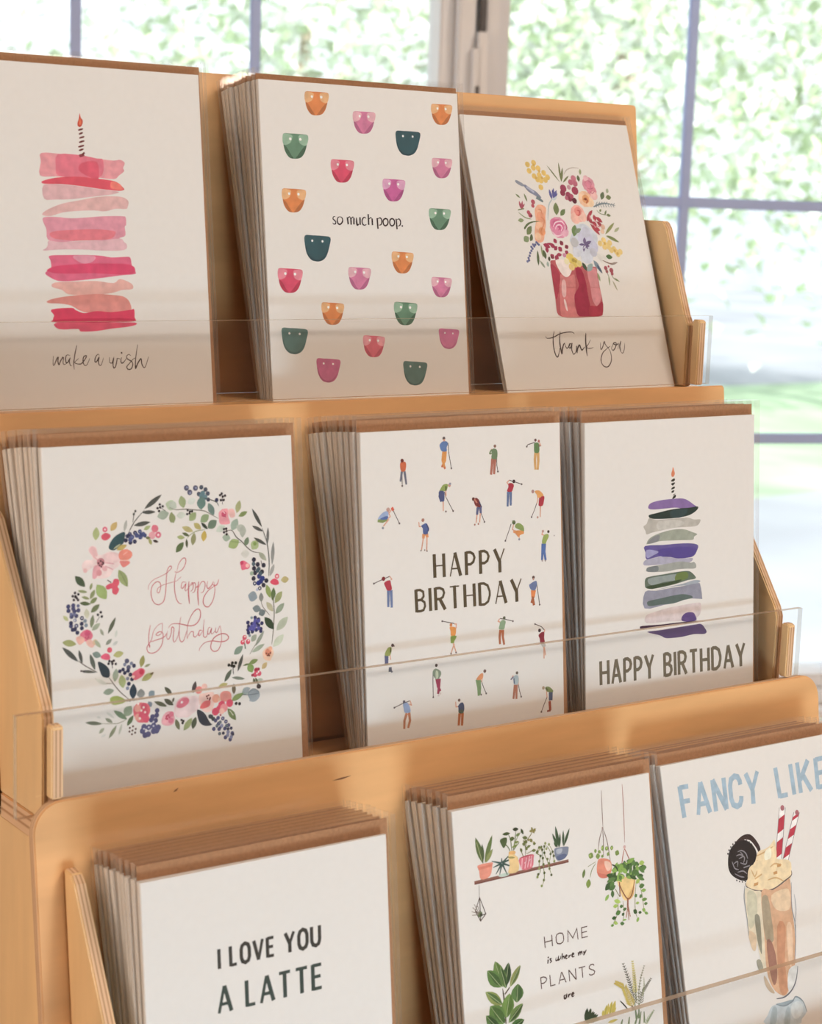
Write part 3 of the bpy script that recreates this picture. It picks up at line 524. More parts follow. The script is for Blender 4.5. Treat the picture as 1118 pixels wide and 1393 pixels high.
[2,62,46,48,14,14,957,2361,951,2427,970,2383,1001,2353,1011,2384,1023,2404,1063,2372],[2,62,46,48,15,15,1112,2229,1091,2306,1081,2394,1075,2466],[2,62,46,48,7,7,1158,2297,1120,2342,1092,2370,1104,2387,1149,2386,1176,2376],
[2,62,46,48,9,9,1280,2331,1269,2380,1275,2402,1305,2367,1333,2319,1338,2345,1364,2381,1401,2369],[2,62,46,48,10,10,1360,2377,1388,2426,1386,2506,1344,2567,1301,2584,1260,2565,1246,2512,1282,2442,1343,2399,1401,2369],
[2,62,46,48,10,10,1446,2347,1413,2391,1430,2414,1466,2383,1487,2343,1466,2334,1446,2347,1489,2357,1515,2344,1496,2401],[2,62,46,48,13,13,1555,2318,1525,2375,1529,2433],[2,62,46,48,7,7,1529,2433,1549,2445,1581,2403,1599,2341],],
'D1': [

[2,199,90,98,6,6,848,1153,857,1114,896,1080,957,1058,1010,1039,1038,1018,1059,999,1054,983,1035,991,1019,1023,1011,1067,1005,1134,995,1201,974,1260,928,1279,888,1252,870,1189,883,1130,918,1099,951,1105,957,1143,940,1185,925,1177,934,1148,976,1128,1037,1116,1098,1105,1141,1077],
[2,199,90,98,6,6,1105,1031,1123,974,1159,933,1186,935,1184,973,1155,1018,1109,1038,1083,1029],[2,199,90,98,6,6,1100,1037,1083,1093,1078,1175,1091,1251,1116,1286,1137,1290],
[2,199,90,98,6,6,1185,1126,1151,1120,1137,1159,1152,1168,1180,1136,1171,1176,1178,1192,1206,1166],[2,199,90,98,9,9,1208,1118,1200,1206,1205,1299],[2,199,90,98,6,6,1206,1166,1234,1134,1245,1142,1240,1182,1220,1201],
[2,199,90,98,6,6,1226,1154,1257,1133,1267,1164,1254,1204,1234,1213],[2,199,90,98,9,9,1296,1126,1283,1214,1286,1319],[2,199,90,98,6,6,1294,1174,1319,1135,1346,1134,1352,1165,1334,1212,1311,1220],
[2,199,90,98,6,6,1267,1175,1294,1160],[2,199,90,98,7,7,1377,1133,1367,1167,1378,1192,1410,1170,1427,1138],[2,199,90,98,7,7,1478,1125,1461,1165,1437,1173,1414,1157],
[2,199,90,98,7,7,1433,1145,1439,1208,1421,1282,1387,1330,1356,1338,1330,1308,1336,1260,1377,1209,1433,1179,1461,1165],[2,199,90,98,6,6,854,1431,838,1497,833,1564,840,1612],
[2,199,90,98,6,6,961,1428,924,1438,881,1481,855,1553,820,1596,817,1633,847,1655,900,1646,943,1603,958,1550,959,1510,933,1493,899,1510,917,1522,951,1502,957,1455,959,1428],[2,199,90,98,6,6,851,1566,904,1555,965,1541,996,1510],
[2,199,90,98,10,10,834,1581,840,1605],[2,199,90,98,6,6,1001,1494,991,1540,1005,1562,1030,1524,1040,1470,1058,1479,1053,1520,1047,1567,1057,1588,1085,1557,1107,1484],
[2,199,90,98,6,6,1123,1394,1108,1471,1102,1545,1114,1591,1141,1584,1171,1511],[2,199,90,98,7,7,1009,1471,1037,1446,1083,1444,1135,1456,1203,1475,1257,1465,1294,1421,1299,1367,1278,1347,1239,1367,1198,1425,1176,1491,1172,1577],
[2,199,90,98,6,6,1172,1573,1201,1528,1228,1524,1230,1559,1249,1568,1277,1536],[2,199,90,98,6,6,1313,1526,1286,1520,1275,1553,1284,1561,1312,1530],[2,199,90,98,6,6,1332,1435,1322,1500,1319,1561,1330,1580,1349,1572,1363,1531],
[2,199,90,98,6,6,1387,1506,1368,1508,1358,1548,1373,1557,1395,1514,1389,1548,1400,1560,1425,1538],[2,199,90,98,6,6,1434,1511,1428,1545,1444,1550,1469,1501],
[2,199,90,98,7,7,1473,1501,1482,1565,1479,1634,1449,1693,1410,1703,1383,1679,1385,1638,1415,1592,1478,1568,1525,1576,1546,1603,1523,1628,1467,1631,1398,1617,1328,1624,1283,1661,1276,1686],[4,78,78,72,41,843,518,999,414],
[4,78,78,72,31,818,543,941,547],[4,78,78,72,37,745,641,891,623],[2,78,78,72,7,7,700,692,731,642,772,592,842,527],[2,78,78,72,6,6,740,616,749,565,760,530],[5,78,78,72,10,750,552],[5,78,78,72,10,765,529],
[4,169,164,154,27,662,681,687,591],[5,43,32,40,11,979,491],[5,43,32,40,11,1004,507],[5,43,32,40,11,981,514],[5,43,32,40,11,958,519],[5,43,32,40,11,970,542],[2,43,32,40,4,4,979,514,1027,544],[4,182,192,156,84,1030,487,1125,520],
[4,160,168,148,74,952,587,1056,564],[4,140,145,96,43,1072,644,1081,556],[4,170,175,114,59,418,732,430,629],[4,197,161,94,51,548,668,604,602],[5,220,92,116,22,500,653],[5,239,198,198,8,500,653],
[0,220,76,98,467,701,501,679,538,693,544,715,507,738,475,729],[0,46,77,82,525,802,545,750,594,706,667,684,659,750,648,775,609,798,570,821],[4,179,176,136,13,561,812,629,774],[4,185,156,78,40,589,819,681,787],
[5,47,48,80,18,709,706],[5,47,48,80,18,755,698],[5,47,48,80,18,689,719],[5,47,48,80,18,711,770],[5,47,48,80,18,749,766],[5,47,48,80,18,673,751],[5,74,82,128,20,727,729],[5,74,82,128,20,768,719],[5,74,82,128,20,799,734],
[5,74,82,128,20,712,747],[5,74,82,128,20,824,714],[5,62,72,120,17,796,690],[5,62,72,120,17,838,724],[5,62,72,120,17,805,717],[5,142,144,176,5,709,701],[5,142,144,176,5,727,729],[5,142,144,176,6,796,690],[5,142,144,176,5,755,698],
[4,160,168,108,33,831,680,890,653],[5,222,112,128,31,928,678],[5,224,103,122,17,919,664],[5,228,154,160,31,901,729],[5,219,94,120,26,955,729],[5,240,200,200,10,955,729],[4,110,106,68,24,842,742,886,750],
[4,156,150,88,28,893,803,871,749],[4,63,42,38,22,904,769,955,786],
[0,237,203,198,354,804,374,773,420,784,429,836,464,848,531,827,606,851,643,888,602,946,563,969,522,1018,474,1031,409,1025,382,1005,394,937,346,959,309,964,292,920,322,879,388,876],
[0,230,175,174,359,800,383,776,415,792,429,845,407,856,371,832],[0,226,154,160,377,1013,390,937,423,922,450,942,429,992,399,1028],[0,233,191,188,483,849,569,834,624,869,603,911,527,918,481,901],
[0,229,166,168,451,925,497,946,501,972,468,969],[2,232,166,166,8,8,389,850,434,889],[2,222,154,160,7,7,490,910,565,925],[2,222,154,160,7,7,488,936,553,968],[5,199,122,128,34,452,903],[5,90,48,56,8,433,910],[5,90,48,56,8,453,894],
[5,90,48,56,8,469,904],[5,90,48,56,8,442,928],[5,90,48,56,8,455,938],[5,90,48,56,8,475,914],[5,90,48,56,8,463,921],[5,218,138,142,25,434,984],[5,233,178,174,18,320,957],
[0,232,130,111,605,868,622,830,675,819,719,847,718,881,680,905,623,900],[0,227,122,114,615,904,689,914,698,932,649,959,626,944],[2,239,184,166,6,6,623,904,699,909],[2,239,168,152,5,5,644,862,683,839],
[4,152,160,102,73,600,974,670,1114],[2,127,136,80,5,5,609,986,671,1109],[0,220,76,98,486,1093,520,1074,543,1072,559,1043,597,1050,600,1085,585,1106,598,1129,572,1166,540,1150,537,1115,499,1120],[2,90,42,48,7,7,502,1046,534,1069],
[4,68,83,58,59,233,992,313,1081],[4,154,170,98,90,411,1073,486,1193],[4,140,145,96,23,353,1111,372,1056],[4,140,145,96,31,350,1175,393,1110],[4,140,145,96,23,251,1106,327,1126],[4,140,145,96,20,281,1158,345,1179],
[4,140,145,96,31,348,1208,409,1172],[5,85,83,106,23,1220,375],[5,85,83,106,23,1300,381],[5,85,83,106,23,1248,412],[5,142,144,168,9,1225,371],[5,142,144,168,9,1305,380],[5,142,144,168,9,1251,417],[5,74,80,94,19,1353,378],
[5,74,80,94,19,1390,398],[5,74,80,94,19,1408,431],[5,74,80,94,19,1328,430],[5,95,127,134,23,1363,428],[5,95,127,134,23,1382,460],[5,95,127,134,23,1352,445],[5,47,48,80,17,1411,480],[5,47,48,80,17,1487,488],
[2,78,78,72,7,7,1361,464,1411,476,1481,503,1505,540],[5,43,32,40,11,1535,439],[5,43,32,40,11,1565,458],[5,43,32,40,11,1519,451],[5,43,32,40,11,1544,464],[5,43,32,40,11,1551,492],[5,43,32,40,11,1525,492],
[2,43,32,40,4,4,1537,439,1539,529],[4,152,162,114,66,1168,434,1188,533],[4,208,207,196,57,1224,499,1296,468],[4,98,127,118,81,1342,556,1352,450],[4,107,128,118,57,1456,609,1410,507],[4,182,185,168,65,1124,528,1062,480],
[4,201,200,184,56,1121,590,1205,587],[2,126,116,104,7,7,1060,520,1118,541,1208,543,1297,556,1367,567,1426,598,1496,638],[5,46,42,42,10,1222,553],[5,46,42,42,10,1242,563],[5,46,42,42,10,1216,583],[5,46,42,42,10,1238,579],
[5,46,42,42,10,1261,564],[4,150,162,110,62,1233,638,1296,575],[4,142,158,114,66,1333,654,1411,601],[4,47,58,46,28,1338,659,1396,717],[4,107,126,104,71,1396,708,1480,651],[4,140,145,96,56,1094,646,1073,560],
[4,185,166,94,47,1272,659,1335,712],[4,183,167,106,45,1166,682,1264,725],[4,90,95,56,26,1164,728,1230,758],[4,163,168,104,34,1118,758,1187,768],[4,143,138,92,47,1254,836,1274,734],[4,196,162,62,51,1351,812,1368,724],
[4,86,102,58,53,1103,880,1176,803],[4,74,78,48,23,1203,852,1202,778],[2,140,145,96,6,6,1207,774,1248,742,1299,723,1370,717],[5,220,85,120,40,1548,602],[5,201,53,96,21,1549,594],
[0,232,144,152,1508,581,1581,563,1588,631,1601,682,1555,690,1509,680,1501,634],[5,210,70,104,23,1548,606],[0,235,176,168,1585,577,1637,571,1650,627,1608,637],[2,194,64,96,6,6,1527,618,1568,630],
[2,239,192,192,6,6,1539,583,1559,602],[4,166,164,112,52,1666,605,1699,503],[4,126,140,80,39,1681,633,1765,600],[4,154,166,148,68,1614,742,1670,650],[4,180,180,166,68,1657,708,1748,760],[4,169,168,154,58,1709,808,1719,704],
[4,196,198,182,57,1471,740,1554,701],[4,156,168,146,63,1525,789,1599,804],[5,43,32,40,11,1543,727],[5,43,32,40,11,1563,724],[5,43,32,40,11,1542,752],[5,43,32,40,11,1564,745],[5,43,32,40,11,1566,770],
[2,94,80,72,7,7,1552,746,1614,742,1653,799,1703,839,1752,893,1803,929,1865,943],[4,154,168,102,81,1577,874,1677,828],[2,126,140,80,5,5,1610,832,1692,845],[4,110,126,98,45,1732,877,1761,807],[4,168,178,124,78,1793,910,1849,841],
[5,132,154,74,16,1821,866],[4,214,204,192,68,1688,938,1771,944],[4,166,164,140,43,1855,937,1925,1012],[4,74,75,70,33,1808,578,1895,735],[4,85,82,78,29,1802,719,1904,770],[4,78,78,72,29,1813,815,1931,884],
[4,106,103,100,26,1942,876,1953,739],[4,142,137,132,34,1977,1053,1998,861],[4,163,156,150,35,1952,1143,1998,1045],[2,78,78,72,7,7,1895,744,1933,847,1945,931,1951,1032,1941,1142],
[0,226,96,122,1680,1005,1711,994,1747,1015,1769,1035,1761,1062,1724,1068,1693,1070,1684,1037],[5,201,48,88,16,1695,1011],[5,240,176,168,18,1746,1038],[5,45,43,60,20,1808,995],[5,45,43,60,20,1842,1037],[5,45,43,60,20,1897,1048],
[5,45,43,60,20,1807,1066],[5,45,43,60,20,1814,1103],[5,45,43,60,20,1799,1148],[5,45,43,60,20,1879,1100],[5,45,43,60,20,1918,1176],[5,45,43,60,20,1890,1211],[5,52,59,120,22,1852,1134],[5,52,59,120,22,1882,1155],
[5,52,59,120,22,1866,1176],[5,52,59,120,22,1844,1188],[5,78,94,102,18,1804,1029],[5,78,94,102,18,1849,1074],[5,78,94,102,18,1838,1087],[5,78,94,102,18,1863,1112],[5,71,69,92,18,1807,1189],[5,71,69,92,18,1853,1233],
[5,216,208,204,7,1853,1233],[5,216,208,204,7,1807,1189],[5,156,170,144,18,1783,1105],[2,90,80,88,5,5,1873,1007,1882,1045],[5,176,176,196,12,1829,1242],[5,220,96,112,22,2020,1149],[5,240,196,188,10,2020,1149],
[0,222,62,90,1955,1184,1993,1165,2029,1186,2033,1214,1996,1220,1960,1203],[4,185,164,106,56,2054,1184,2133,1182],[4,140,154,80,49,1917,1208,1949,1322],[4,94,112,64,43,1984,1242,1975,1338],[4,154,156,102,50,1990,1353,2063,1277],
[4,138,147,154,88,1741,1280,1828,1307],[4,132,130,122,43,1863,1347,1864,1269],[4,120,127,128,61,1778,1389,1858,1406],[4,111,118,118,59,1833,1445,1899,1424],[2,122,106,96,6,6,1861,1342,1877,1389,1938,1464],
[4,140,154,80,49,1917,1214,1949,1318],[4,94,112,64,43,1985,1238,1969,1347],[4,154,156,102,52,1990,1368,2063,1278],[4,181,170,136,49,1911,1351,1971,1435],[4,140,148,124,52,1991,1456,2080,1375],
[2,110,98,80,7,7,1976,1302,1979,1367,1980,1459,1964,1596,1946,1705],[4,51,69,47,65,1887,1473,1973,1583],[4,180,181,156,70,1996,1595,2109,1492],[4,196,196,172,64,1958,1725,2064,1634],[5,46,45,90,17,1800,1469],
[5,46,45,90,17,1831,1486],[5,46,45,90,17,1861,1521],[5,46,45,90,17,1814,1512],[5,46,45,90,17,1731,1503],[5,46,45,90,17,1767,1516],[5,46,45,90,17,1735,1535],[5,46,45,90,17,1829,1536],[5,46,45,90,17,1849,1566],
[5,46,45,90,17,1806,1570],[5,46,45,90,17,1769,1580],[5,46,45,90,17,1728,1562],[5,46,45,90,17,1732,1586],[5,46,45,90,17,1848,1584],[5,85,80,154,17,1766,1539],[5,85,80,154,17,1797,1537],[5,85,80,154,17,1749,1555],
[5,85,80,154,17,1781,1559],[5,85,80,154,17,1831,1499],[5,85,80,154,17,1799,1492],[5,85,80,154,17,1788,1513],[5,85,80,154,17,1828,1559],[5,124,138,144,12,1767,1466],[5,124,138,144,12,1742,1610],
[4,158,160,140,49,1755,1661,1805,1607],[4,133,142,126,33,1790,1702,1880,1583],[4,162,168,144,39,1757,1749,1880,1693],[2,156,144,128,6,6,1735,1765,1780,1705,1879,1587],[5,220,76,98,21,1694,1621],[5,220,76,98,21,1675,1657],
[5,220,76,98,21,1724,1658],[5,242,208,204,7,1698,1614],[5,242,208,204,7,1678,1650],[5,242,208,204,7,1728,1649],[2,78,90,64,8,8,1692,1668,1698,1715],[4,126,142,124,58,1590,1748,1676,1689],
[0,237,191,162,1856,1760,1895,1727,1937,1723,1962,1772,1939,1815,1922,1836,1870,1817],[5,222,128,96,32,1909,1766],[5,126,64,48,8,1893,1773],[5,126,64,48,8,1913,1780],[5,126,64,48,8,1930,1773],[5,126,64,48,8,1902,1791],
[5,126,64,48,8,1918,1794],[5,233,160,126,18,1931,1736],[4,78,78,72,31,1617,1893,1675,1753],[4,90,98,80,39,1493,1961,1564,1864],[4,122,128,112,27,1561,1932,1685,1959],[5,34,36,31,14,1572,1815],[5,34,36,31,14,1603,1818],
[5,34,36,31,14,1566,1837],[5,34,36,31,14,1586,1844],[5,34,36,31,14,1540,1829],[2,34,36,31,6,6,1576,1838,1578,1907],[4,126,144,80,39,1727,1837,1812,1815],[4,124,150,78,65,1755,1914,1722,1837],[4,94,112,64,16,1669,1849,1732,1838],
[4,201,170,114,43,1845,1897,1895,1847],[5,218,68,96,22,1792,1900],[5,218,68,96,22,1817,1930],[5,218,68,96,22,1780,1935],[5,158,36,54,13,1787,1895],[5,158,36,54,13,1813,1893],[5,158,36,54,13,1754,1937],[5,244,216,212,8,1796,1928],
[5,244,216,212,8,1812,1916],[4,90,90,64,24,1772,2008,1763,1961],[4,90,98,64,22,1808,2022,1779,1958],[4,168,172,152,26,1799,1979,1852,1985],[5,58,44,46,20,1807,2035],[4,80,72,62,33,1571,2066,1578,1984],
[4,154,168,160,59,1648,2076,1723,2039],[4,138,144,148,71,1700,2082,1811,2077],[4,164,170,176,55,1713,2143,1812,2114],[2,94,94,100,5,5,1648,2085,1721,2092,1810,2087],[4,110,138,80,45,1548,2123,1664,2073],[5,43,32,40,14,1593,2149],
[5,43,32,40,14,1624,2155],[4,176,160,96,39,1435,1994,1523,1978],[5,43,32,40,11,227,1121],[5,43,32,40,11,254,1134],[5,43,32,40,11,207,1144],[5,43,32,40,11,230,1147],[5,43,32,40,11,239,1161],[5,43,32,40,11,215,1174],
[5,43,32,40,11,250,1177],[2,43,32,40,4,4,207,1145,243,1170],[4,140,145,96,23,255,1111,329,1122],[4,140,145,96,22,281,1156,345,1177],[4,140,145,96,34,350,1180,393,1111],[4,126,134,84,32,348,1215,409,1177],
[4,85,96,60,32,260,1202,353,1219],[4,110,118,80,43,351,1284,427,1227],[4,140,145,96,23,353,1111,372,1057],[5,69,69,106,18,167,1220],[5,69,69,106,18,208,1216],[5,69,69,106,18,167,1253],[5,69,69,106,18,215,1262],
[5,69,69,106,18,190,1300],[5,69,69,106,18,229,1298],[5,69,69,106,18,182,1371],[5,69,69,106,18,226,1375],[5,69,69,106,18,248,1257],[5,69,69,106,18,207,1240],[5,106,106,142,14,248,1222],[5,106,106,142,14,217,1331],
[5,106,106,142,14,187,1281],[5,106,106,142,14,214,1284],[5,47,48,80,17,275,1320],[5,47,48,80,17,271,1363],[5,47,48,80,17,271,1397],[5,47,48,80,17,232,1428],[5,47,48,80,17,195,1402],[5,47,48,80,17,183,1349],[5,47,48,80,17,213,1400],
[5,213,204,208,7,275,1320],[5,213,204,208,7,215,1331],[5,213,204,208,7,226,1375],[5,126,136,148,16,300,1344],[5,126,136,148,16,307,1379],[4,185,182,124,30,122,1287,161,1330],[4,201,192,164,45,319,1329,314,1250],
[4,122,128,96,36,348,1405,369,1303],[4,160,164,138,40,352,1423,425,1374],[5,43,32,40,11,434,1290],[5,43,32,40,11,409,1307],[5,43,32,40,11,442,1324],[2,78,78,72,4,4,423,1322,392,1366],[4,90,92,72,33,487,1463,559,1340],
[4,156,154,132,25,449,1474,423,1417],[4,140,140,124,31,464,1548,518,1506],[4,208,204,192,24,547,1500,564,1441],[4,200,196,188,27,520,1559,569,1529],[0,222,106,128,253,1443,296,1413,338,1422,360,1463,339,1495,301,1504,265,1479],
[5,212,74,112,25,314,1441],[0,232,168,152,217,1469,257,1456,293,1490,245,1524],[0,234,176,160,302,1500,339,1491,370,1534,346,1557,309,1531],[5,176,40,80,6,298,1474],[5,176,40,80,6,312,1484],[5,176,40,80,6,322,1472],
[5,217,176,140,23,376,1517],[4,160,160,96,53,103,1489,219,1515],[4,168,170,140,33,372,1499,421,1565],[4,78,78,72,41,101,1526,229,1652],[4,78,78,72,29,238,1561,261,1673],[4,90,94,84,38,329,1603,365,1733],
[2,106,90,80,7,7,229,1644,283,1689,383,1753],[4,94,90,80,23,239,1725,374,1751],[5,74,58,64,8,249,1726],[5,74,58,64,8,272,1735],[4,124,138,128,51,348,1601,422,1631],[5,220,76,98,22,495,1591],
[0,224,80,112,417,1634,456,1613,489,1625,497,1657,472,1667,431,1653],[4,176,170,104,51,523,1638,613,1626],[5,43,32,40,11,489,1676],[5,43,32,40,11,527,1678],[5,43,32,40,11,481,1696],[5,43,32,40,11,514,1700],[5,43,32,40,11,542,1705],
[5,43,32,40,11,510,1684],[2,43,32,40,5,5,509,1693,512,1737],[0,46,58,66,392,1671,443,1694,483,1738,487,1791,466,1804,424,1788,403,1737],[2,106,90,76,7,7,480,1803,520,1865,574,1933,657,2010],
[2,138,122,104,5,5,506,1855,445,1843,362,1798],[4,154,162,140,51,526,1844,545,1741],[4,168,174,116,64,595,1901,586,1794],[4,138,148,128,51,423,1919,518,1909],[4,210,204,192,33,362,1802,463,1858],
[0,151,160,74,482,1966,544,1956,610,1995,589,2019,498,2020],[5,85,83,108,20,638,1693],[5,85,83,108,20,650,1744],[5,47,48,80,16,602,1756],[5,47,48,80,16,615,1784],[5,47,48,80,17,644,1770],[5,47,48,80,17,662,1803],
[5,47,48,80,17,675,1840],[5,47,48,80,17,646,1873],[5,47,48,80,16,573,1766],[5,47,48,80,17,697,1737],[5,124,126,148,15,676,1716],[5,124,126,148,15,618,1719],[5,124,126,148,15,637,1831],[5,124,126,148,15,633,1907],
[0,222,96,120,679,1796,716,1774,756,1761,789,1783,777,1817,742,1839,698,1851,680,1823],[5,200,48,78,22,759,1792],[5,240,192,180,13,685,1823],[4,152,144,78,46,756,1757,782,1662],[4,152,148,106,20,785,1756,840,1740],
[4,162,160,96,52,756,1863,862,1813],[4,106,90,62,17,831,1823,866,1809],[4,46,60,74,64,675,2000,685,1876],[4,140,138,134,70,744,2003,748,1924],[4,126,138,146,58,813,1998,864,1956],[4,74,78,66,34,1019,2006,955,1936],
[2,94,80,72,6,6,647,2008,803,2006,901,2000],[5,36,30,34,9,626,2004],[5,36,30,34,9,648,2006],[5,36,30,34,9,680,2003],[4,140,154,128,78,597,2124,660,2049],[4,110,132,102,43,619,2151,506,2066],[4,86,106,68,38,616,2201,674,2125],
[4,124,132,144,44,832,2079,807,2034],[4,106,110,90,31,263,2129,407,2158],[4,132,134,110,29,432,2118,494,2160],[4,154,156,132,29,375,2230,421,2191],[4,132,136,106,31,455,2280,527,2185],[4,189,185,168,22,541,2265,572,2178],
[4,208,202,192,22,443,2070,512,2129],[4,207,201,192,17,361,2097,396,2110],[4,212,206,198,19,389,2261,435,2243],[2,142,136,112,5,5,403,2156,492,2168,546,2171,619,2147],
[0,228,96,110,677,2068,715,2035,770,2038,810,2060,821,2111,801,2150,799,2196,762,2195,708,2184,683,2143,675,2109],[5,233,154,140,30,713,2076],[5,233,154,140,30,714,2147],[5,219,74,102,30,768,2071],[5,219,74,102,30,775,2122],
[5,219,74,102,30,782,2169],[5,219,74,102,30,747,2135],[5,243,210,200,10,764,2074],[5,243,210,200,10,775,2114],[5,243,210,200,10,719,2040],[5,243,210,200,10,744,2097],[5,243,210,200,10,728,2157],[5,90,58,48,9,638,2221],
[5,90,58,48,9,666,2212],[5,90,58,48,9,688,2236],[5,90,58,48,9,634,2249],[5,90,58,48,9,654,2273],[5,90,58,48,9,682,2264],[5,90,58,48,9,660,2244],[5,74,72,112,21,881,2115],[5,74,72,112,21,875,2152],[5,74,72,112,21,838,2159],
[5,74,72,112,21,864,2192],[5,74,72,112,21,827,2183],[5,85,82,122,24,761,2229],[5,85,82,122,24,802,2238],[5,85,82,122,25,844,2231],[5,85,82,122,25,884,2250],[5,85,82,122,24,746,2260],[5,85,82,122,24,795,2292],
[5,85,82,122,25,842,2273],[5,85,82,122,25,869,2273],[5,85,82,122,24,767,2296],[5,201,192,200,8,802,2238],[5,201,192,200,8,843,2233],[5,201,192,200,8,760,2245],[5,201,192,200,8,845,2198],[5,201,192,200,8,815,2261],
[0,233,160,168,920,2183,949,2145,996,2134,1032,2181,1020,2238,963,2248,918,2225],[5,194,64,94,10,962,2172],[5,194,64,94,10,976,2165],[5,194,64,94,10,966,2193],[5,194,64,94,10,985,2183],[5,194,64,94,10,957,2188],
[5,220,108,132,23,1005,2160],[5,219,112,136,25,998,2210],[0,235,184,186,1035,2114,1065,2058,1123,2032,1179,2047,1214,2103,1202,2169,1134,2203,1041,2174],
[0,223,108,128,1054,2099,1075,2060,1123,2040,1159,2062,1148,2094,1100,2114,1072,2127],[5,244,216,212,11,1102,2080],[2,235,166,172,8,8,1071,2144,1118,2133,1166,2114],[4,94,96,72,35,857,2040,970,2093],
[4,78,78,60,41,945,2031,1026,2091],[4,85,83,63,35,954,1939,1014,2005],[4,74,72,56,19,1018,2069,1034,2029],[4,110,110,78,39,1040,2203,1069,2296],[4,152,160,106,52,1106,2305,1185,2218],[4,78,86,64,41,1186,2303,1214,2213],
[4,74,64,64,39,1209,2017,1232,1922],[5,36,30,34,10,1091,2218],[5,36,30,34,10,1109,2229],[5,36,30,34,10,1099,2242],[4,74,62,62,36,1200,2016,1232,1922],[5,223,122,114,32,1257,1998],[5,235,180,166,27,1309,1978],
[0,237,189,176,1258,2040,1311,2030,1388,2031,1395,2092,1382,2158,1342,2187,1286,2172,1260,2109],[0,222,94,96,1259,2142,1299,2096,1356,2095,1349,2137,1296,2152],[5,110,42,44,8,1327,2057],[5,110,42,44,8,1344,2051],
[5,110,42,44,8,1333,2075],[5,110,42,44,8,1357,2074],[5,110,42,44,8,1352,2086],[5,233,154,128,36,1409,2085],[0,233,140,128,1449,2056,1484,2034,1542,2050,1549,2111,1500,2122,1452,2107],[5,218,62,94,33,1460,2143],
[5,218,62,94,33,1439,2174],[5,218,62,94,33,1533,2139],[5,218,62,94,33,1400,2191],[5,233,136,138,36,1478,2171],[5,237,180,150,15,1438,2097],[5,239,176,160,25,1458,2194],[4,138,154,86,42,1553,2116,1648,2076],
[4,106,90,68,33,1575,2071,1583,1990],[0,230,198,196,1043,2115,1092,2053,1178,2039,1244,2047,1255,2125,1229,2164,1123,2201,1040,2182],[0,223,108,128,1052,2107,1083,2061,1140,2042,1167,2063,1156,2095,1099,2122],
[5,244,216,212,11,1101,2076],[0,51,56,68,1234,2156,1276,2170,1313,2209,1344,2269,1365,2293,1309,2296,1262,2271,1240,2225],[4,152,160,106,52,1109,2305,1187,2214],[4,78,86,64,43,1189,2304,1222,2210],
[4,110,110,78,37,1043,2208,1067,2294],[5,36,30,34,10,1094,2219],[5,36,30,34,10,1108,2231],[5,36,30,34,10,1101,2245],[4,110,122,72,55,1512,2179,1585,2284],[2,219,208,184,5,5,1530,2199,1562,2242],[5,62,68,72,18,1360,2228],
[5,62,68,72,18,1378,2248],[5,62,68,72,18,1350,2223],[5,43,32,40,11,1596,2150],[5,43,32,40,11,1623,2155],[5,75,74,114,17,1422,2245],[5,75,74,114,17,1465,2255],[5,75,74,114,17,1492,2284],[5,75,74,114,17,1424,2292],
[5,75,74,114,17,1397,2263],[5,75,74,114,17,1515,2317],[5,75,74,114,17,1480,2339],[5,75,74,114,17,1546,2386],[5,75,74,114,17,1525,2435],[5,75,74,114,17,1482,2412],[5,75,74,114,17,1379,2329],[5,75,74,114,17,1427,2336],
[5,55,54,79,14,1442,2321],[5,55,54,79,14,1464,2375],[5,55,54,79,14,1509,2347],[5,55,54,79,14,1551,2396],[5,55,54,79,14,1538,2344],[5,132,132,164,16,1508,2372],[5,132,132,164,16,1502,2398],[5,132,132,164,16,1452,2313],
[5,132,132,164,16,1535,2415],[5,94,106,116,15,1409,2308],[5,94,106,116,15,1439,2282],[5,94,106,116,15,1496,2319],[5,94,106,116,15,1430,2375],[5,201,198,214,5,1492,2284],[5,201,198,214,5,1465,2255],[5,201,198,214,5,1526,2392],
[5,168,48,72,9,1445,2225],[4,154,160,164,46,1658,2064,1728,2038],[0,149,156,162,1706,2083,1757,2063,1806,2074,1814,2118,1783,2149,1743,2153,1710,2114],[2,106,112,118,5,5,1657,2081,1716,2093,1810,2092],[5,58,44,46,19,1812,2036],],
'D2': [
[3,90,74,72,8,7,417,347,417,471],[5,90,74,72,9,417,471],[3,106,104,120,24,18,417,347,399,432],[3,106,104,120,24,18,444,348,460,461],[0,207,95,50,403,272,422,265,451,266,463,287,456,333,444,348,410,345,399,307],
[5,110,36,32,17,422,255],[3,90,74,72,8,7,908,126,915,222,939,348],[5,90,74,72,9,939,348],[3,217,138,58,30,23,860,196,848,275,866,340],[3,217,138,58,30,23,879,197,872,276,839,330],
[0,90,118,166,832,123,862,108,896,114,907,134,893,165,892,197,840,195,821,162,817,142],[5,90,74,72,16,865,85],[5,217,151,122,11,867,101],[2,201,96,58,16,16,863,332,872,350],[2,201,96,58,14,14,844,315,836,334],
[3,90,74,72,8,7,860,547,874,596,948,721],[5,90,74,72,9,948,721],[3,74,82,124,41,39,826,537,815,584,832,629],[3,217,151,122,14,11,844,626,843,714],[3,217,151,122,12,10,874,532,876,588],
[0,140,154,74,812,528,842,490,877,480,898,489,885,533,856,543,816,541],[5,201,138,120,16,914,494],[0,74,82,124,802,540,851,543,859,587,851,631,814,623,800,583],[2,78,90,48,14,14,876,500,875,540],[5,110,90,85,9,871,720],
[5,142,138,152,12,921,483],[3,90,74,72,8,7,307,651,329,695,379,789],[5,90,74,72,9,379,789],[3,126,140,74,34,26,158,746,205,757,257,745],[3,217,151,122,14,10,271,746,213,801],[3,217,151,122,11,9,268,683,286,724,257,745],
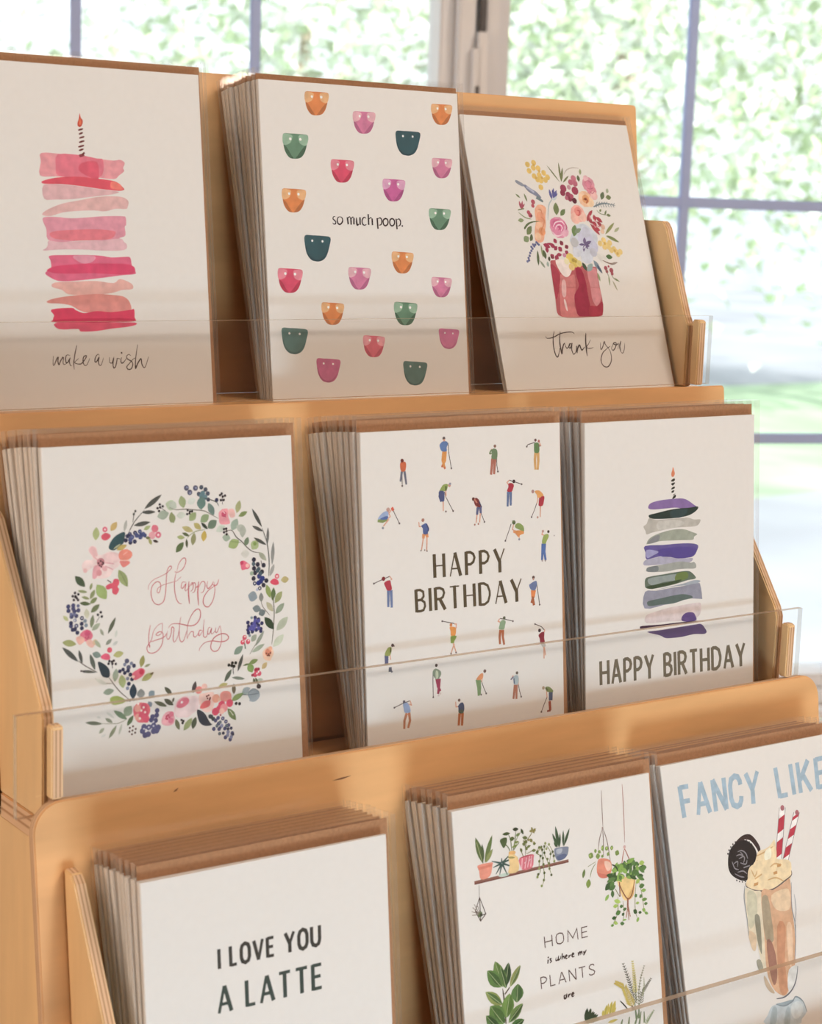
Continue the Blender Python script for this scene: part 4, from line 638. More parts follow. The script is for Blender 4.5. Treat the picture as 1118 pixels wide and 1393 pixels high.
[3,217,151,122,11,9,277,692,302,662],[0,151,168,204,158,738,197,694,245,674,268,691,258,726,196,737],[5,185,138,126,19,266,664],[0,78,102,160,187,733,244,717,267,726,248,745,196,745],[2,217,87,63,21,21,304,647,320,675],
[5,138,138,146,12,208,816],[3,220,138,80,35,26,631,898,625,937],[3,220,138,80,35,26,660,900,669,933],[3,217,151,122,14,11,626,929,603,1035],[3,217,151,122,14,11,664,928,658,1047],[3,217,151,122,11,10,604,832,585,831,581,791],
[0,74,92,144,604,828,633,812,663,808,681,846,676,877,670,901,626,897,621,849],[5,168,112,94,16,625,778],[2,56,67,110,12,12,658,812,681,854,675,881],[5,110,90,85,7,598,1040],[5,110,90,85,7,661,1048],[5,110,90,85,7,637,1038],
[3,90,74,72,8,7,267,1233,162,1263,103,1281],[5,90,74,72,9,103,1281],[3,102,116,156,29,22,249,1354,245,1496],[3,102,116,156,29,22,278,1353,280,1503],[3,217,151,122,11,10,276,1265,287,1259,265,1233],
[0,179,40,62,209,1283,266,1266,279,1305,285,1349,240,1353,222,1324],[5,126,31,40,19,202,1249],[3,90,74,72,8,7,1435,273,1436,346,1446,404],[5,90,74,72,9,1446,404],[3,176,100,82,31,23,1389,287,1370,428],
[3,176,100,82,31,23,1417,288,1403,426],[3,217,151,122,12,10,1378,209,1362,237,1383,201],[0,106,126,90,1378,213,1404,198,1439,212,1445,257,1432,293,1379,286,1382,246],[5,138,94,80,15,1418,178],
[2,106,122,80,13,13,1382,238,1360,240,1378,205],[3,90,74,72,8,7,1866,166,1787,183,1776,199],[5,90,74,72,9,1776,199],[3,210,154,84,32,24,1875,258,1866,319,1871,410],[3,210,154,84,32,24,1903,259,1905,338,1896,412],
[3,217,151,122,12,10,1915,185,1936,194,1914,156],[0,94,126,74,1861,174,1887,167,1915,181,1916,256,1864,257,1858,211],[5,106,64,56,14,1876,146],[5,185,96,90,13,1914,156],[2,126,90,80,9,9,1907,201,1934,200],
[3,90,74,72,8,7,1572,488,1623,504,1711,532],[5,90,74,72,9,1711,532],[3,94,110,148,29,22,1557,590,1548,721],[3,94,110,148,30,22,1585,592,1583,715],[3,217,151,122,12,10,1561,525,1546,507,1572,488],
[0,168,36,58,1561,520,1592,514,1623,532,1611,569,1595,592,1544,585,1560,549],[5,58,32,40,17,1623,502],[3,90,74,72,8,7,1881,709,1859,758,1817,834],[5,90,74,72,9,1817,834],[3,178,36,56,53,49,1935,655,1923,737],
[3,217,151,122,15,11,1921,737,1916,841],[3,217,151,122,12,10,1891,644,1892,685,1879,717],[0,221,148,72,1857,604,1905,599,1941,622,1959,652,1919,666,1887,660,1882,639],[5,168,122,120,17,1836,605],
[0,178,36,56,1930,658,1967,657,1962,698,1946,740,1902,737,1913,686],[5,185,138,124,11,1887,841],[3,90,74,72,8,7,1253,762,1269,800,1287,840],[5,90,74,72,9,1287,840],[3,85,88,126,31,23,1219,699,1207,771],
[3,85,88,126,31,23,1244,701,1248,762],[3,217,151,122,14,11,1207,771,1195,843],[3,217,151,122,15,11,1243,761,1234,842],[3,217,151,122,12,10,1189,681,1209,706],
[0,122,42,44,1175,639,1201,621,1231,643,1250,685,1239,708,1209,698,1184,680],[5,90,42,36,16,1170,631],[2,58,58,90,9,9,1230,651,1259,710],[5,168,106,88,9,1180,857],[5,168,106,88,9,1220,853],[2,192,112,90,13,13,1180,632,1210,666],
[3,90,74,72,8,7,1584,878,1556,942,1516,1025],[5,90,74,72,9,1516,1025],[3,224,138,64,32,24,1723,962,1655,978],[3,224,138,64,32,24,1665,966,1608,946],[3,217,151,122,15,11,1624,955,1664,999],
[3,217,151,122,12,10,1610,888,1598,929,1624,947],[0,138,154,80,1630,890,1667,876,1714,900,1729,930,1723,958,1666,933,1630,914],[5,85,96,60,20,1615,868],[0,224,138,64,1624,951,1666,942,1723,954,1723,975,1680,988,1675,1013,1654,986],
[5,138,134,144,11,1672,1023],[4,110,116,70,9,1590,850,1626,865],[3,78,106,164,32,24,1942,1083,1936,1153,1929,1232],[3,78,106,164,32,24,1964,1085,1957,1155,1971,1236],[3,217,151,122,12,10,1960,1009,1933,999,1942,966],
[0,148,160,74,1960,1005,2003,1000,2011,1026,1985,1065,1974,1085,1932,1078,1943,1029],[5,74,58,52,14,2008,979],[5,185,138,128,13,1945,971],[5,138,122,122,6,2075,1020],[5,168,144,136,9,1932,1237],[5,168,144,136,9,1968,1240],
[3,90,74,72,8,8,1861,1423,1875,1516,1894,1634],[5,90,74,72,9,1894,1634],[3,220,122,58,32,24,1812,1494,1810,1560],[3,220,122,58,32,24,1838,1496,1826,1562],
[0,102,116,156,1786,1437,1824,1420,1861,1415,1863,1457,1843,1497,1796,1488,1776,1449],[5,90,62,56,16,1827,1380],[2,168,86,46,23,23,1821,1553,1801,1610],[2,168,86,46,23,23,1815,1561,1828,1633],[5,192,138,120,10,1826,1396],
[3,85,88,122,42,35,215,1907,212,1994],[3,217,151,122,11,10,248,1895,256,1951],[0,142,148,72,201,1885,231,1845,264,1841,268,1873,248,1914,201,1909],[5,74,58,58,15,279,1828],[2,90,92,106,26,30,250,2014,249,2054],
[5,106,106,116,10,265,2054],[2,90,62,58,9,9,265,1829,300,1837],[2,74,74,44,10,10,259,1848,256,1888],[3,90,74,72,8,7,935,1707,886,1694,807,1674],[5,90,74,72,9,807,1674],[3,132,154,62,50,36,917,1819,911,1879],
[3,217,151,122,14,11,921,1880,949,1961],[3,217,151,122,14,11,931,1886,894,1967],[3,217,151,122,12,10,954,1754,957,1714,935,1711],[0,224,138,52,885,1734,925,1735,954,1754,942,1818,898,1813,894,1772],[5,201,116,58,15,900,1716],
[0,132,154,62,898,1817,957,1819,936,1858,911,1881,896,1862],[5,110,90,85,9,894,1969],[5,110,90,85,9,949,1965],[3,90,74,72,8,7,697,2107,694,2211,694,2329],[5,90,74,72,9,694,2329],[3,160,48,80,30,23,735,2172,748,2242,771,2286],
[3,160,48,80,30,23,764,2175,758,2243,746,2307],[0,126,138,116,703,2091,732,2082,776,2108,783,2141,755,2174,720,2170,692,2122],[5,62,48,46,15,734,2054],[5,213,192,184,11,751,2320],[5,213,192,184,11,771,2306],
[0,184,188,160,727,2102,751,2113,750,2165,725,2167],[3,90,74,72,8,7,447,2330,370,2344,283,2369],[5,90,74,72,9,283,2369],[3,184,113,78,28,21,411,2434,385,2495,381,2567],[3,184,113,78,28,21,435,2433,443,2502,422,2564],
[3,217,151,122,11,10,427,2356,461,2368,449,2330],[0,138,156,192,375,2349,418,2342,446,2390,447,2430,392,2427,378,2381],[5,90,82,96,14,385,2330],[3,184,98,46,31,23,975,2508,961,2616],[3,184,98,46,31,23,1006,2508,998,2621],
[3,217,151,122,12,10,957,2448,937,2445,933,2400],[0,62,76,110,957,2444,983,2418,1013,2418,1027,2457,1016,2505,965,2502,962,2457],[5,106,74,68,14,972,2391],[0,78,90,74,966,2478,1016,2484,1011,2511,967,2505],
[3,90,74,72,8,7,1441,1714,1503,1728,1585,1753],[5,90,74,72,9,1585,1753],[3,178,96,58,30,22,1444,1817,1432,1878,1435,1945],[3,178,96,58,30,22,1469,1820,1468,1882,1482,1954],[3,217,151,122,12,10,1440,1747,1418,1736,1436,1715],
[0,138,158,122,1440,1747,1471,1729,1502,1745,1496,1777,1480,1817,1426,1807,1434,1771],[5,94,94,74,16,1487,1714],[3,90,74,72,9,8,1942,1869,1911,1837,1837,1805],[5,90,74,72,9,1837,1805],[3,176,164,156,42,38,1918,1985,1944,2025],
[3,217,151,122,15,11,1939,2025,1953,2102],[3,217,151,122,15,11,1934,2024,1935,2130],[3,217,151,122,12,10,1942,1890,1948,1866],[0,142,36,52,1875,1909,1910,1887,1942,1890,1939,1941,1945,1983,1897,1987,1887,1943],
[5,62,40,48,17,1887,1868],[3,90,74,72,8,7,1218,2246,1247,2320,1271,2368],[5,90,74,72,9,1271,2368],[3,118,144,94,33,25,1172,2232,1186,2304,1189,2379],[3,118,144,94,33,25,1198,2236,1201,2306,1198,2372],
[3,217,151,122,12,10,1229,2223,1225,2259],[0,222,138,86,1173,2216,1214,2184,1240,2187,1236,2228,1203,2240,1167,2232],[5,106,74,66,16,1260,2166],[5,110,90,85,9,1215,2372],[3,90,74,72,8,8,1633,2326,1645,2386,1664,2447],
[5,90,74,72,9,1664,2447],[3,176,106,80,28,21,1596,2329,1575,2456],[3,176,106,80,28,21,1614,2332,1609,2461],[3,217,151,122,12,10,1585,2249,1553,2274,1574,2243],[3,217,151,122,12,10,1637,2276,1633,2334],
[0,164,176,180,1579,2256,1611,2243,1637,2263,1633,2326,1585,2324,1579,2285],[5,106,90,80,15,1621,2225],[2,106,110,138,11,11,1579,2256,1548,2278],[2,85,96,122,11,11,1584,2269,1589,2320],
[3,90,74,72,9,8,1962,2488,1928,2548,1893,2615],[5,90,74,72,10,1893,2615],[3,74,84,116,46,42,2006,2447,2004,2523],[3,217,151,122,15,11,1993,2526,1986,2610],[3,217,151,122,12,10,1957,2433,1962,2492],
[0,118,132,74,1942,2397,1985,2394,2033,2433,2027,2450,1984,2444,1957,2433],[5,168,138,112,16,1921,2398],[2,78,90,48,13,13,1947,2402,1974,2426],[2,168,68,46,25,25,1991,2530,1997,2616],[5,138,58,42,11,1970,2617],
[5,138,58,42,11,1991,2615],[3,85,69,47,34,34,736,1082,739,1288],[3,85,69,47,34,34,836,1084,839,1290],[3,85,69,47,12,12,738,1185,838,1187],[3,85,69,47,13,13,903,1291,955,1085],[3,85,69,47,34,34,957,1085,1016,1293],
[3,85,69,47,13,13,924,1225,994,1226],[3,85,69,47,35,35,1078,1087,1081,1294],[3,85,69,47,24,24,1079,1095,1124,1096,1156,1113,1170,1146,1157,1183,1126,1202,1080,1201],[3,85,69,47,35,35,1233,1089,1236,1297],
[3,85,69,47,24,24,1233,1097,1279,1097,1311,1115,1326,1148,1312,1186,1280,1204,1234,1203],[3,85,69,47,35,35,1391,1090,1448,1207],[3,85,69,47,13,13,1501,1092,1448,1207],[3,85,69,47,35,35,1448,1196,1449,1302],
[3,85,69,47,33,33,534,1372,541,1570],[3,85,69,47,22,22,535,1379,579,1380,611,1398,615,1438,591,1465,537,1467],[3,85,69,47,22,22,537,1467,591,1467,623,1491,628,1525,611,1557,585,1563,540,1562],[3,85,69,47,33,33,681,1372,687,1572],
[3,85,69,47,33,33,739,1373,745,1572],[3,85,69,47,23,23,739,1381,788,1381,822,1397,833,1427,819,1463,791,1477,742,1476],[3,85,69,47,33,33,786,1477,842,1574],[3,85,69,47,12,12,895,1382,996,1382],[3,85,69,47,33,33,945,1374,951,1575],
[3,85,69,47,34,34,1055,1374,1060,1576],[3,85,69,47,34,34,1158,1375,1163,1578],[3,85,69,47,12,12,1058,1475,1160,1476],[3,85,69,47,34,34,1218,1375,1223,1578],
[3,85,69,47,23,23,1218,1383,1267,1384,1309,1406,1330,1461,1331,1494,1312,1549,1272,1571,1222,1570],[3,85,69,47,13,13,1396,1580,1447,1377],[3,85,69,47,34,34,1449,1377,1512,1582],[3,85,69,47,13,13,1416,1515,1489,1516],
[3,85,69,47,35,35,1574,1377,1632,1491],[3,85,69,47,13,13,1686,1378,1632,1491],[3,85,69,47,35,35,1632,1480,1634,1583],],
'D3': [
[0,133,100,156,771,818,801,783,911,764,1072,759,1215,764,1297,796,1359,834,1400,860,1359,887,1236,871,1134,846,972,845,841,844,786,835],
[0,32,51,47,781,893,871,881,1012,864,1154,855,1297,857,1406,852,1401,882,1318,923,1195,941,1012,943,851,934,791,920],[0,43,66,68,1052,874,1215,864,1277,874,1215,938,1073,936],
[0,181,170,159,786,920,871,944,1012,947,1215,950,1277,950,1359,975,1437,978,1437,1003,1401,1035,1318,1041,1134,1035,972,1046,821,1061,752,1074,737,1040,712,997,752,973],[0,194,184,174,901,962,1134,963,1236,1000,1134,1031,901,1040],
[0,155,156,139,751,1160,781,1118,861,1086,992,1062,1114,1052,1236,1061,1339,1095,1401,1119,1360,1139,1345,1168,1236,1164,1053,1154,911,1150,771,1166],[0,130,127,128,771,1147,831,1107,911,1090,901,1146,786,1165],
[0,96,81,143,732,1181,972,1189,1134,1190,1319,1201,1412,1227,1397,1279,1361,1322,1299,1336,1155,1334,1053,1312,932,1295,821,1305,746,1306,737,1242],
[0,82,66,139,901,1232,1053,1222,1216,1227,1381,1247,1381,1301,1278,1335,1155,1334,1053,1312,912,1290],[0,154,146,186,751,1220,871,1237,901,1255,831,1279,756,1296],
[0,169,161,178,732,1316,821,1307,932,1299,1053,1315,1175,1338,1340,1344,1299,1386,1135,1387,922,1373,722,1364],[0,220,122,80,1085,455,1102,494,1109,524,1092,549,1070,546,1064,518,1077,485],
[0,42,42,34,1060,590,1072,575,1103,565,1111,581,1092,594],[0,42,42,34,1062,613,1113,605,1084,634],[0,42,42,34,1060,668,1082,647,1109,644,1103,663],[0,42,42,34,1064,696,1077,680,1105,680,1088,700],
[0,42,42,34,1083,722,1118,709,1093,726],[0,42,42,34,1078,761,1088,737,1121,720,1118,747],[0,156,154,146,749,1401,791,1382,971,1375,1132,1365,1214,1368,1317,1388,1358,1384,1387,1413,1374,1447,1255,1440,1133,1437,1011,1446,771,1430],
[0,118,121,122,751,1405,771,1388,890,1383,890,1435,771,1429],[0,92,106,90,731,1560,736,1493,800,1476,971,1469,1133,1462,1255,1462,1317,1476,1379,1527,1369,1549,1276,1553,1133,1574,971,1590,820,1595,751,1584],
[0,142,148,144,771,1496,971,1484,1133,1483,1133,1536,971,1544,810,1560],[0,102,119,58,1153,1473,1265,1473,1276,1533,1133,1551,1112,1511],[0,54,72,47,751,1569,870,1558,1011,1552,1194,1538,1133,1570,971,1582,820,1597],
[0,159,163,172,840,1611,1011,1597,1215,1581,1358,1560,1446,1575,1359,1602,1133,1597,971,1605],[0,142,138,153,731,1616,870,1618,1052,1608,1215,1604,1400,1594,1441,1609,1468,1742,1442,1749,1276,1732,1133,1756,971,1763,726,1773],
[0,86,101,96,756,1727,781,1707,911,1697,1092,1684,1215,1682,1318,1705,1338,1730,1215,1741,1092,1760,931,1756,790,1757],
[0,214,192,190,741,1846,820,1824,1011,1798,1215,1787,1401,1782,1453,1802,1437,1901,1318,1942,1012,1926,751,1915],[0,94,67,126,1195,1922,1215,1886,1266,1865,1349,1873,1380,1910,1391,1950,1298,1956,1215,1943],
[0,58,27,56,666,1947,701,1936,921,1947,1134,1950,1380,1956,1399,1964,1318,1969,1012,1964,790,1964,691,1967],
[0,85,64,111,756,2000,921,2000,1134,1996,1360,1993,1453,1995,1506,2042,1529,2083,1485,2097,1360,2085,1216,2094,1073,2092,986,2082,921,2050],[3,107,95,76,35,35,181,2214,186,2439],[3,107,95,76,35,35,272,2215,277,2441],
[3,107,95,76,29,29,184,2326,274,2328],[3,107,95,76,30,30,326,2442,369,2217],[3,107,95,76,35,35,371,2217,427,2443],[3,107,95,76,30,30,343,2370,407,2371],[3,107,95,76,35,35,472,2219,477,2444],
[3,107,95,76,32,32,472,2228,513,2228,542,2247,555,2283,544,2324,515,2343,475,2343],[3,107,95,76,35,35,601,2221,607,2447],[3,107,95,76,33,33,601,2230,642,2231,672,2249,685,2285,674,2326,645,2346,604,2345],
[3,107,95,76,36,36,733,2223,786,2348],[3,107,95,76,30,30,832,2225,786,2348],[3,107,95,76,36,36,786,2337,789,2450],[3,107,95,76,36,36,977,2227,984,2453],[3,107,95,76,33,33,977,2236,1020,2237,1051,2258,1055,2303,1032,2334,980,2336],
[3,107,95,76,33,33,980,2336,1032,2337,1063,2364,1069,2403,1052,2439,1027,2445,984,2444],[3,107,95,76,36,36,1112,2230,1120,2456],[3,107,95,76,36,36,1162,2230,1169,2457],
[3,107,95,76,34,34,1162,2239,1209,2240,1242,2259,1252,2293,1240,2334,1212,2349,1166,2348],[3,107,95,76,36,36,1208,2349,1263,2459],[3,107,95,76,31,31,1305,2242,1402,2244],[3,107,95,76,37,37,1353,2234,1361,2460],
[3,107,95,76,37,37,1453,2235,1461,2462],[3,107,95,76,37,37,1551,2237,1559,2464],[3,107,95,76,31,31,1457,2349,1555,2350],[3,107,95,76,37,37,1602,2238,1610,2465],
[3,107,95,76,34,34,1602,2247,1649,2248,1689,2273,1711,2335,1712,2371,1695,2432,1657,2457,1610,2456],[3,107,95,76,32,32,1770,2468,1814,2242],[3,107,95,76,37,37,1816,2242,1882,2470],[3,107,95,76,32,32,1788,2395,1858,2397],
[3,107,95,76,38,38,1929,2244,1987,2369],[3,107,95,76,32,32,2035,2245,1987,2369],[3,107,95,76,38,38,1987,2358,1992,2472],],
'E1': [
[3,59,54,48,29,29,624,612,624,763],[3,59,54,48,29,29,722,611,722,763],[3,59,54,48,24,24,722,756,773,755],[3,59,54,48,29,29,849,613,874,625,884,656,884,717,873,748,849,760,824,748,814,717,814,656,824,626,849,613],
[3,59,54,48,29,29,925,610,962,763],[3,59,54,48,24,24,1001,609,962,763],[3,59,54,48,29,29,1043,609,1042,763],[3,59,54,48,24,24,1043,616,1098,616],[3,59,54,48,24,24,1042,684,1092,684],[3,59,54,48,24,24,1042,755,1097,755],
[3,59,54,48,30,30,1202,607,1239,693],[3,59,54,48,25,25,1279,607,1239,693],[3,59,54,48,30,30,1240,685,1239,763],[3,59,54,48,30,30,1359,609,1385,621,1396,653,1395,716,1383,747,1357,760,1332,747,1321,716,1322,653,1334,622,1359,609],
[3,59,54,48,30,30,1439,605,1437,716,1448,747,1473,758,1498,747,1509,716,1511,605],[3,57,68,60,25,25,606,1100,657,899],[3,57,68,60,33,33,659,899,712,1101],[3,57,68,60,25,25,626,1036,692,1036],[3,57,68,60,33,33,849,900,848,1102],
[3,57,68,60,26,26,848,1092,918,1092],[3,57,68,60,26,26,971,1103,1024,900],[3,57,68,60,34,34,1026,900,1079,1103],[3,57,68,60,26,26,991,1038,1059,1038],[3,57,68,60,26,26,1134,909,1233,909],[3,57,68,60,34,34,1183,901,1182,1104],
[3,57,68,60,26,26,1284,910,1385,910],[3,57,68,60,34,34,1334,902,1333,1105],[3,57,68,60,34,34,1437,902,1435,1106],[3,57,68,60,27,27,1437,912,1515,913],[3,57,68,60,27,27,1436,1002,1506,1002],[3,57,68,60,27,27,1435,1096,1513,1096],],
'E2': [
[1,142,90,76,186,605,1192,599,1192,625,187,635],[1,122,70,60,185,622,1193,614,1192,625,187,635],[0,229,138,114,233,482,375,481,382,504,350,591,256,604,241,527],[1,219,118,96,230,499,380,495,375,516,236,522],
[4,90,104,56,60,288,478,224,248],[4,104,118,62,47,304,477,398,256],[4,78,92,52,39,283,473,288,312],[4,138,142,80,39,315,474,395,370],[2,163,166,110,5,5,232,289,279,455],[0,184,194,180,443,598,554,596,530,623,453,618],
[2,62,88,80,18,5,478,508,376,472],[2,62,88,80,18,5,478,508,388,527],[2,62,88,80,18,5,477,512,411,588],[2,62,88,80,18,5,481,512,449,599],[2,62,88,80,18,5,483,513,531,614],[2,62,88,80,18,5,485,509,596,559],
[2,62,88,80,18,5,481,504,619,484],[2,62,88,80,18,5,479,503,481,464],[2,62,88,80,18,5,486,505,565,452],[0,231,190,126,567,426,623,428,620,462,651,494,649,600,543,603,559,539,552,476],[0,230,168,94,562,425,625,431,621,453,566,448],
[4,154,138,74,18,542,470,619,484],[2,106,112,64,8,8,573,422,549,378,507,345],[2,106,112,64,7,7,590,421,586,332,567,284],[2,106,112,64,7,7,606,424,630,339,647,262],[2,106,112,64,6,6,613,416,673,364],
[2,124,130,72,5,5,603,397,666,310,701,280],[0,78,92,52,476,309,543,302,540,350,509,385,484,350],[4,72,85,47,28,502,269,585,274],[4,51,60,38,30,612,246,675,253],[4,62,74,42,24,722,306,701,253],[4,110,122,62,26,643,306,689,291],
[4,85,98,47,36,575,325,626,321],[4,126,138,68,22,592,395,660,380],[4,126,138,68,20,617,363,673,355],[0,217,106,120,668,497,809,490,816,523,795,599,699,604,669,559],[2,240,184,188,7,7,696,501,683,588],
[2,240,184,188,7,7,740,505,717,594],[2,240,184,188,7,7,775,497,745,590],[2,240,184,188,7,7,797,501,779,588],[2,240,184,188,7,7,714,549,738,536],[2,240,184,188,7,7,760,540,784,526],[2,184,58,80,8,8,673,498,742,490,809,491],
[2,126,116,64,6,6,708,490,680,419],[2,126,116,64,6,6,730,490,750,377,800,323,825,292],[2,126,116,64,5,5,743,474,812,459,846,461],[2,126,116,64,5,5,736,419,718,354],[4,107,112,56,30,709,330,764,344],
[4,107,112,56,30,723,364,761,379],[4,107,112,56,30,705,383,738,393],[4,107,112,56,30,736,419,757,441],[4,107,112,56,30,797,354,806,387],[4,107,112,56,26,816,402,850,403],[4,107,112,56,26,680,419,700,449],
[4,107,112,56,26,801,457,846,461],[4,107,112,56,22,747,421,793,411],[4,142,126,62,20,825,292,785,290],[4,142,126,62,20,825,292,810,258],[4,142,126,62,20,825,292,860,280],[4,142,126,62,16,825,292,858,297],
[4,142,126,62,16,825,292,840,316],[5,142,126,62,9,791,362],[5,142,126,62,9,774,363],[5,142,126,62,9,807,378],[5,142,126,62,9,828,391],[2,140,138,80,6,6,881,444,844,483,887,517,869,595,883,642,845,689],
[2,140,138,80,6,6,904,439,915,522,914,603,920,684,910,736,884,772],[2,140,138,80,6,6,951,420,934,498,962,575,980,641,996,698],[2,140,138,80,6,6,995,446,1025,505,1036,588],[2,140,138,80,6,6,961,440,1002,510,978,596],
[2,140,138,80,6,6,909,449,856,476],[5,110,116,64,12,881,444],[5,86,92,48,12,861,477],[5,86,92,48,12,892,518],[5,110,116,64,12,874,560],[5,142,148,80,12,867,621],[5,86,92,48,12,855,668],[5,142,148,80,12,845,689],
[5,86,92,48,12,913,468],[5,86,92,48,12,914,540],[5,110,116,64,12,917,594],[5,86,92,48,12,921,667],[5,110,116,64,12,911,727],[5,142,148,80,12,884,772],[5,142,148,80,12,951,420],[5,86,92,48,12,934,498],[5,110,116,64,12,964,557],
[5,110,116,64,12,980,641],[5,86,92,48,12,996,698],[5,142,148,80,12,990,436],[5,86,92,48,12,1025,505],[5,86,92,48,12,1034,543],[5,142,148,80,12,1036,588],[5,142,148,80,12,959,467],[5,86,92,48,12,1001,519],[5,110,116,64,12,978,596],
[5,110,116,64,12,904,444],[5,86,92,48,12,938,445],[5,110,116,64,12,856,480],[0,126,130,148,1043,499,1062,480,1189,488,1198,517,1183,560,1140,588,1076,591,1050,554],[0,169,170,180,1066,494,1130,496,1116,530,1069,531],
[0,92,100,132,1068,553,1138,543,1177,559,1140,586,1082,587],[4,63,85,56,26,1085,479,1032,349],[4,63,85,56,34,1096,481,1070,292],[4,63,85,56,22,1102,482,1117,358],[4,63,85,56,24,1143,480,1153,342],[4,63,85,56,27,1148,481,1224,335],
[4,63,85,56,18,1073,477,1043,427],[2,90,74,66,4,4,232,643,227,743],[3,78,58,52,8,8,229,748,178,852,225,944,283,894,229,748],[3,78,58,52,8,8,229,748,228,910],[3,78,58,52,8,8,178,852,228,901,283,894],[3,78,58,52,8,8,228,901,225,944],
[5,94,106,68,25,224,887],[5,58,58,42,14,234,894],[2,138,116,102,5,5,214,881,153,817],[2,138,116,102,5,5,214,877,171,794],[2,138,116,102,5,5,214,881,140,849],[2,138,116,102,5,5,225,874,198,799],[2,138,116,102,5,5,207,888,143,880],
[2,138,106,96,7,7,1601,68,1597,241,1595,386],[2,122,90,80,7,7,1590,395,1549,485,1529,578],[2,122,90,80,7,7,1590,395,1591,511,1581,645],[2,122,90,80,7,7,1594,396,1634,528,1658,717],[5,154,128,120,10,1590,395],
[0,226,132,104,1508,690,1530,655,1605,664,1659,697,1667,757,1637,820,1573,832,1518,808,1497,756],[0,235,184,160,1590,685,1652,706,1661,756,1621,778,1593,734],[0,213,110,88,1497,756,1532,781,1606,804,1637,818,1573,832,1518,808],
[4,122,142,64,54,1415,597,1469,625],[4,122,142,64,44,1479,579,1511,580],[4,122,142,64,50,1494,630,1544,629],[4,122,142,64,37,1527,607,1548,581],[4,122,142,64,35,1575,595,1579,543],[4,122,142,64,40,1604,591,1640,568],
[4,122,142,64,42,1662,581,1699,588],[4,122,142,64,49,1716,625,1761,652],[4,122,142,64,40,1621,623,1651,638],[4,122,142,64,29,1562,651,1576,625],[4,102,120,58,33,1338,790,1363,713],[4,126,144,56,54,1387,885,1405,807],
[2,124,132,80,7,7,1418,799,1442,736,1490,687],[2,156,154,112,5,5,1401,700,1491,673],[5,169,184,90,10,1433,610],[5,169,184,90,10,1568,565],[5,169,184,90,10,1624,575],[5,169,184,90,10,1681,585],
[2,176,122,112,8,8,1841,51,1841,251,1832,562],[2,176,104,90,9,9,1825,614,1800,683,1783,748],[2,176,104,90,9,9,1825,614,1853,673,1880,736],[5,216,168,160,16,1826,602],
[0,234,192,122,1729,865,1920,880,1917,958,1895,1042,1841,1071,1778,1055,1746,966],[0,229,174,98,1830,1040,1902,955,1922,891,1917,958,1895,1042,1841,1071],[2,138,74,52,10,10,1739,896,1771,980,1829,1059,1883,1021,1919,900],
[2,138,74,52,10,10,1745,898,1742,1024],[2,154,90,68,16,16,1829,1059,1823,1136],[2,168,106,84,8,8,1824,1127,1797,1219],[2,168,106,84,8,8,1826,1127,1827,1245],[2,168,106,84,8,8,1830,1128,1845,1219],[4,88,124,60,38,1865,806,1895,887],
[4,79,114,56,41,1830,828,1858,884],[4,163,184,78,32,1680,815,1698,752],[4,61,90,48,31,1930,845,1920,766],[4,79,114,56,42,1922,759,1985,789],[4,107,144,56,32,1662,801,1628,844],[4,88,124,60,32,1984,820,2040,864],
[4,107,144,56,33,2047,846,1984,797],[4,88,124,60,33,1726,828,1811,858],[4,61,90,48,35,1723,844,1797,841],[4,134,168,69,40,1735,721,1695,789],[4,79,114,56,35,1619,845,1681,805],[4,107,144,56,42,1930,813,1898,856],
[4,61,90,48,31,1978,836,2036,794],[4,79,114,56,32,1928,837,1927,887],[4,88,124,60,36,1852,812,1833,753],[4,107,144,56,38,1771,794,1763,742],[4,163,184,78,36,1743,770,1784,816],[4,61,90,48,38,1756,742,1850,777],
[4,134,168,69,40,1654,834,1738,883],[4,61,90,48,30,1712,793,1673,850],[4,61,90,48,41,1813,718,1817,777],[4,88,124,60,39,1833,755,1939,766],[4,61,90,48,40,1802,782,1859,759],[4,107,144,56,30,1871,722,1833,788],
[4,134,168,69,38,1748,806,1744,865],[4,134,168,69,40,1863,873,1929,830],[4,134,168,69,37,1708,829,1773,900],[4,88,124,60,33,1836,726,1910,740],[4,134,168,69,37,1725,771,1786,818],[4,88,124,60,35,1890,891,1956,841],
[4,107,144,56,40,1801,814,1771,732],[4,88,124,60,35,1969,802,2038,862],[4,134,168,69,37,1824,871,1928,880],[4,107,144,56,37,1920,819,1959,864],[4,88,124,60,30,1871,736,1903,789],[4,134,168,69,42,1851,783,1806,737],
[4,88,124,60,37,1795,821,1863,798],[4,61,90,48,42,1881,745,1867,791],[4,79,114,56,37,1936,851,2000,906],[4,134,168,69,42,1711,761,1815,768],[4,134,168,69,35,1949,779,1968,850],[4,107,144,56,37,1672,775,1741,770],
[4,163,184,78,41,1803,874,1747,837],[4,61,90,48,35,1857,745,1849,811],[4,107,144,56,37,1755,738,1713,785],[4,134,168,69,41,1699,864,1779,865],[4,88,124,60,37,1767,884,1749,834],[4,79,114,56,35,1800,731,1834,807],
[4,61,90,48,33,1831,769,1894,764],[4,61,90,48,36,1680,889,1718,832],[4,107,144,56,33,1977,857,1965,904],[4,61,90,48,34,1832,806,1870,752],[4,163,184,78,35,1912,885,1891,836],[4,61,90,48,37,1959,878,2024,891],
[4,61,90,48,35,1861,855,1946,908],[4,79,114,56,33,1912,817,1895,877],[4,61,90,48,41,1601,808,1688,838],[4,134,168,69,36,1658,777,1742,794],[4,134,168,69,40,1839,837,1775,775],[4,79,114,56,43,1981,875,1910,817],
[4,88,124,60,40,1915,723,1921,779],[4,61,90,48,31,1712,820,1655,869],[4,79,114,56,36,1888,832,1870,761],[2,58,68,48,13,13,1669,728,1712,755,1734,798],[4,88,124,60,44,1601,871,1704,851],[4,61,90,48,55,1577,939,1651,880],
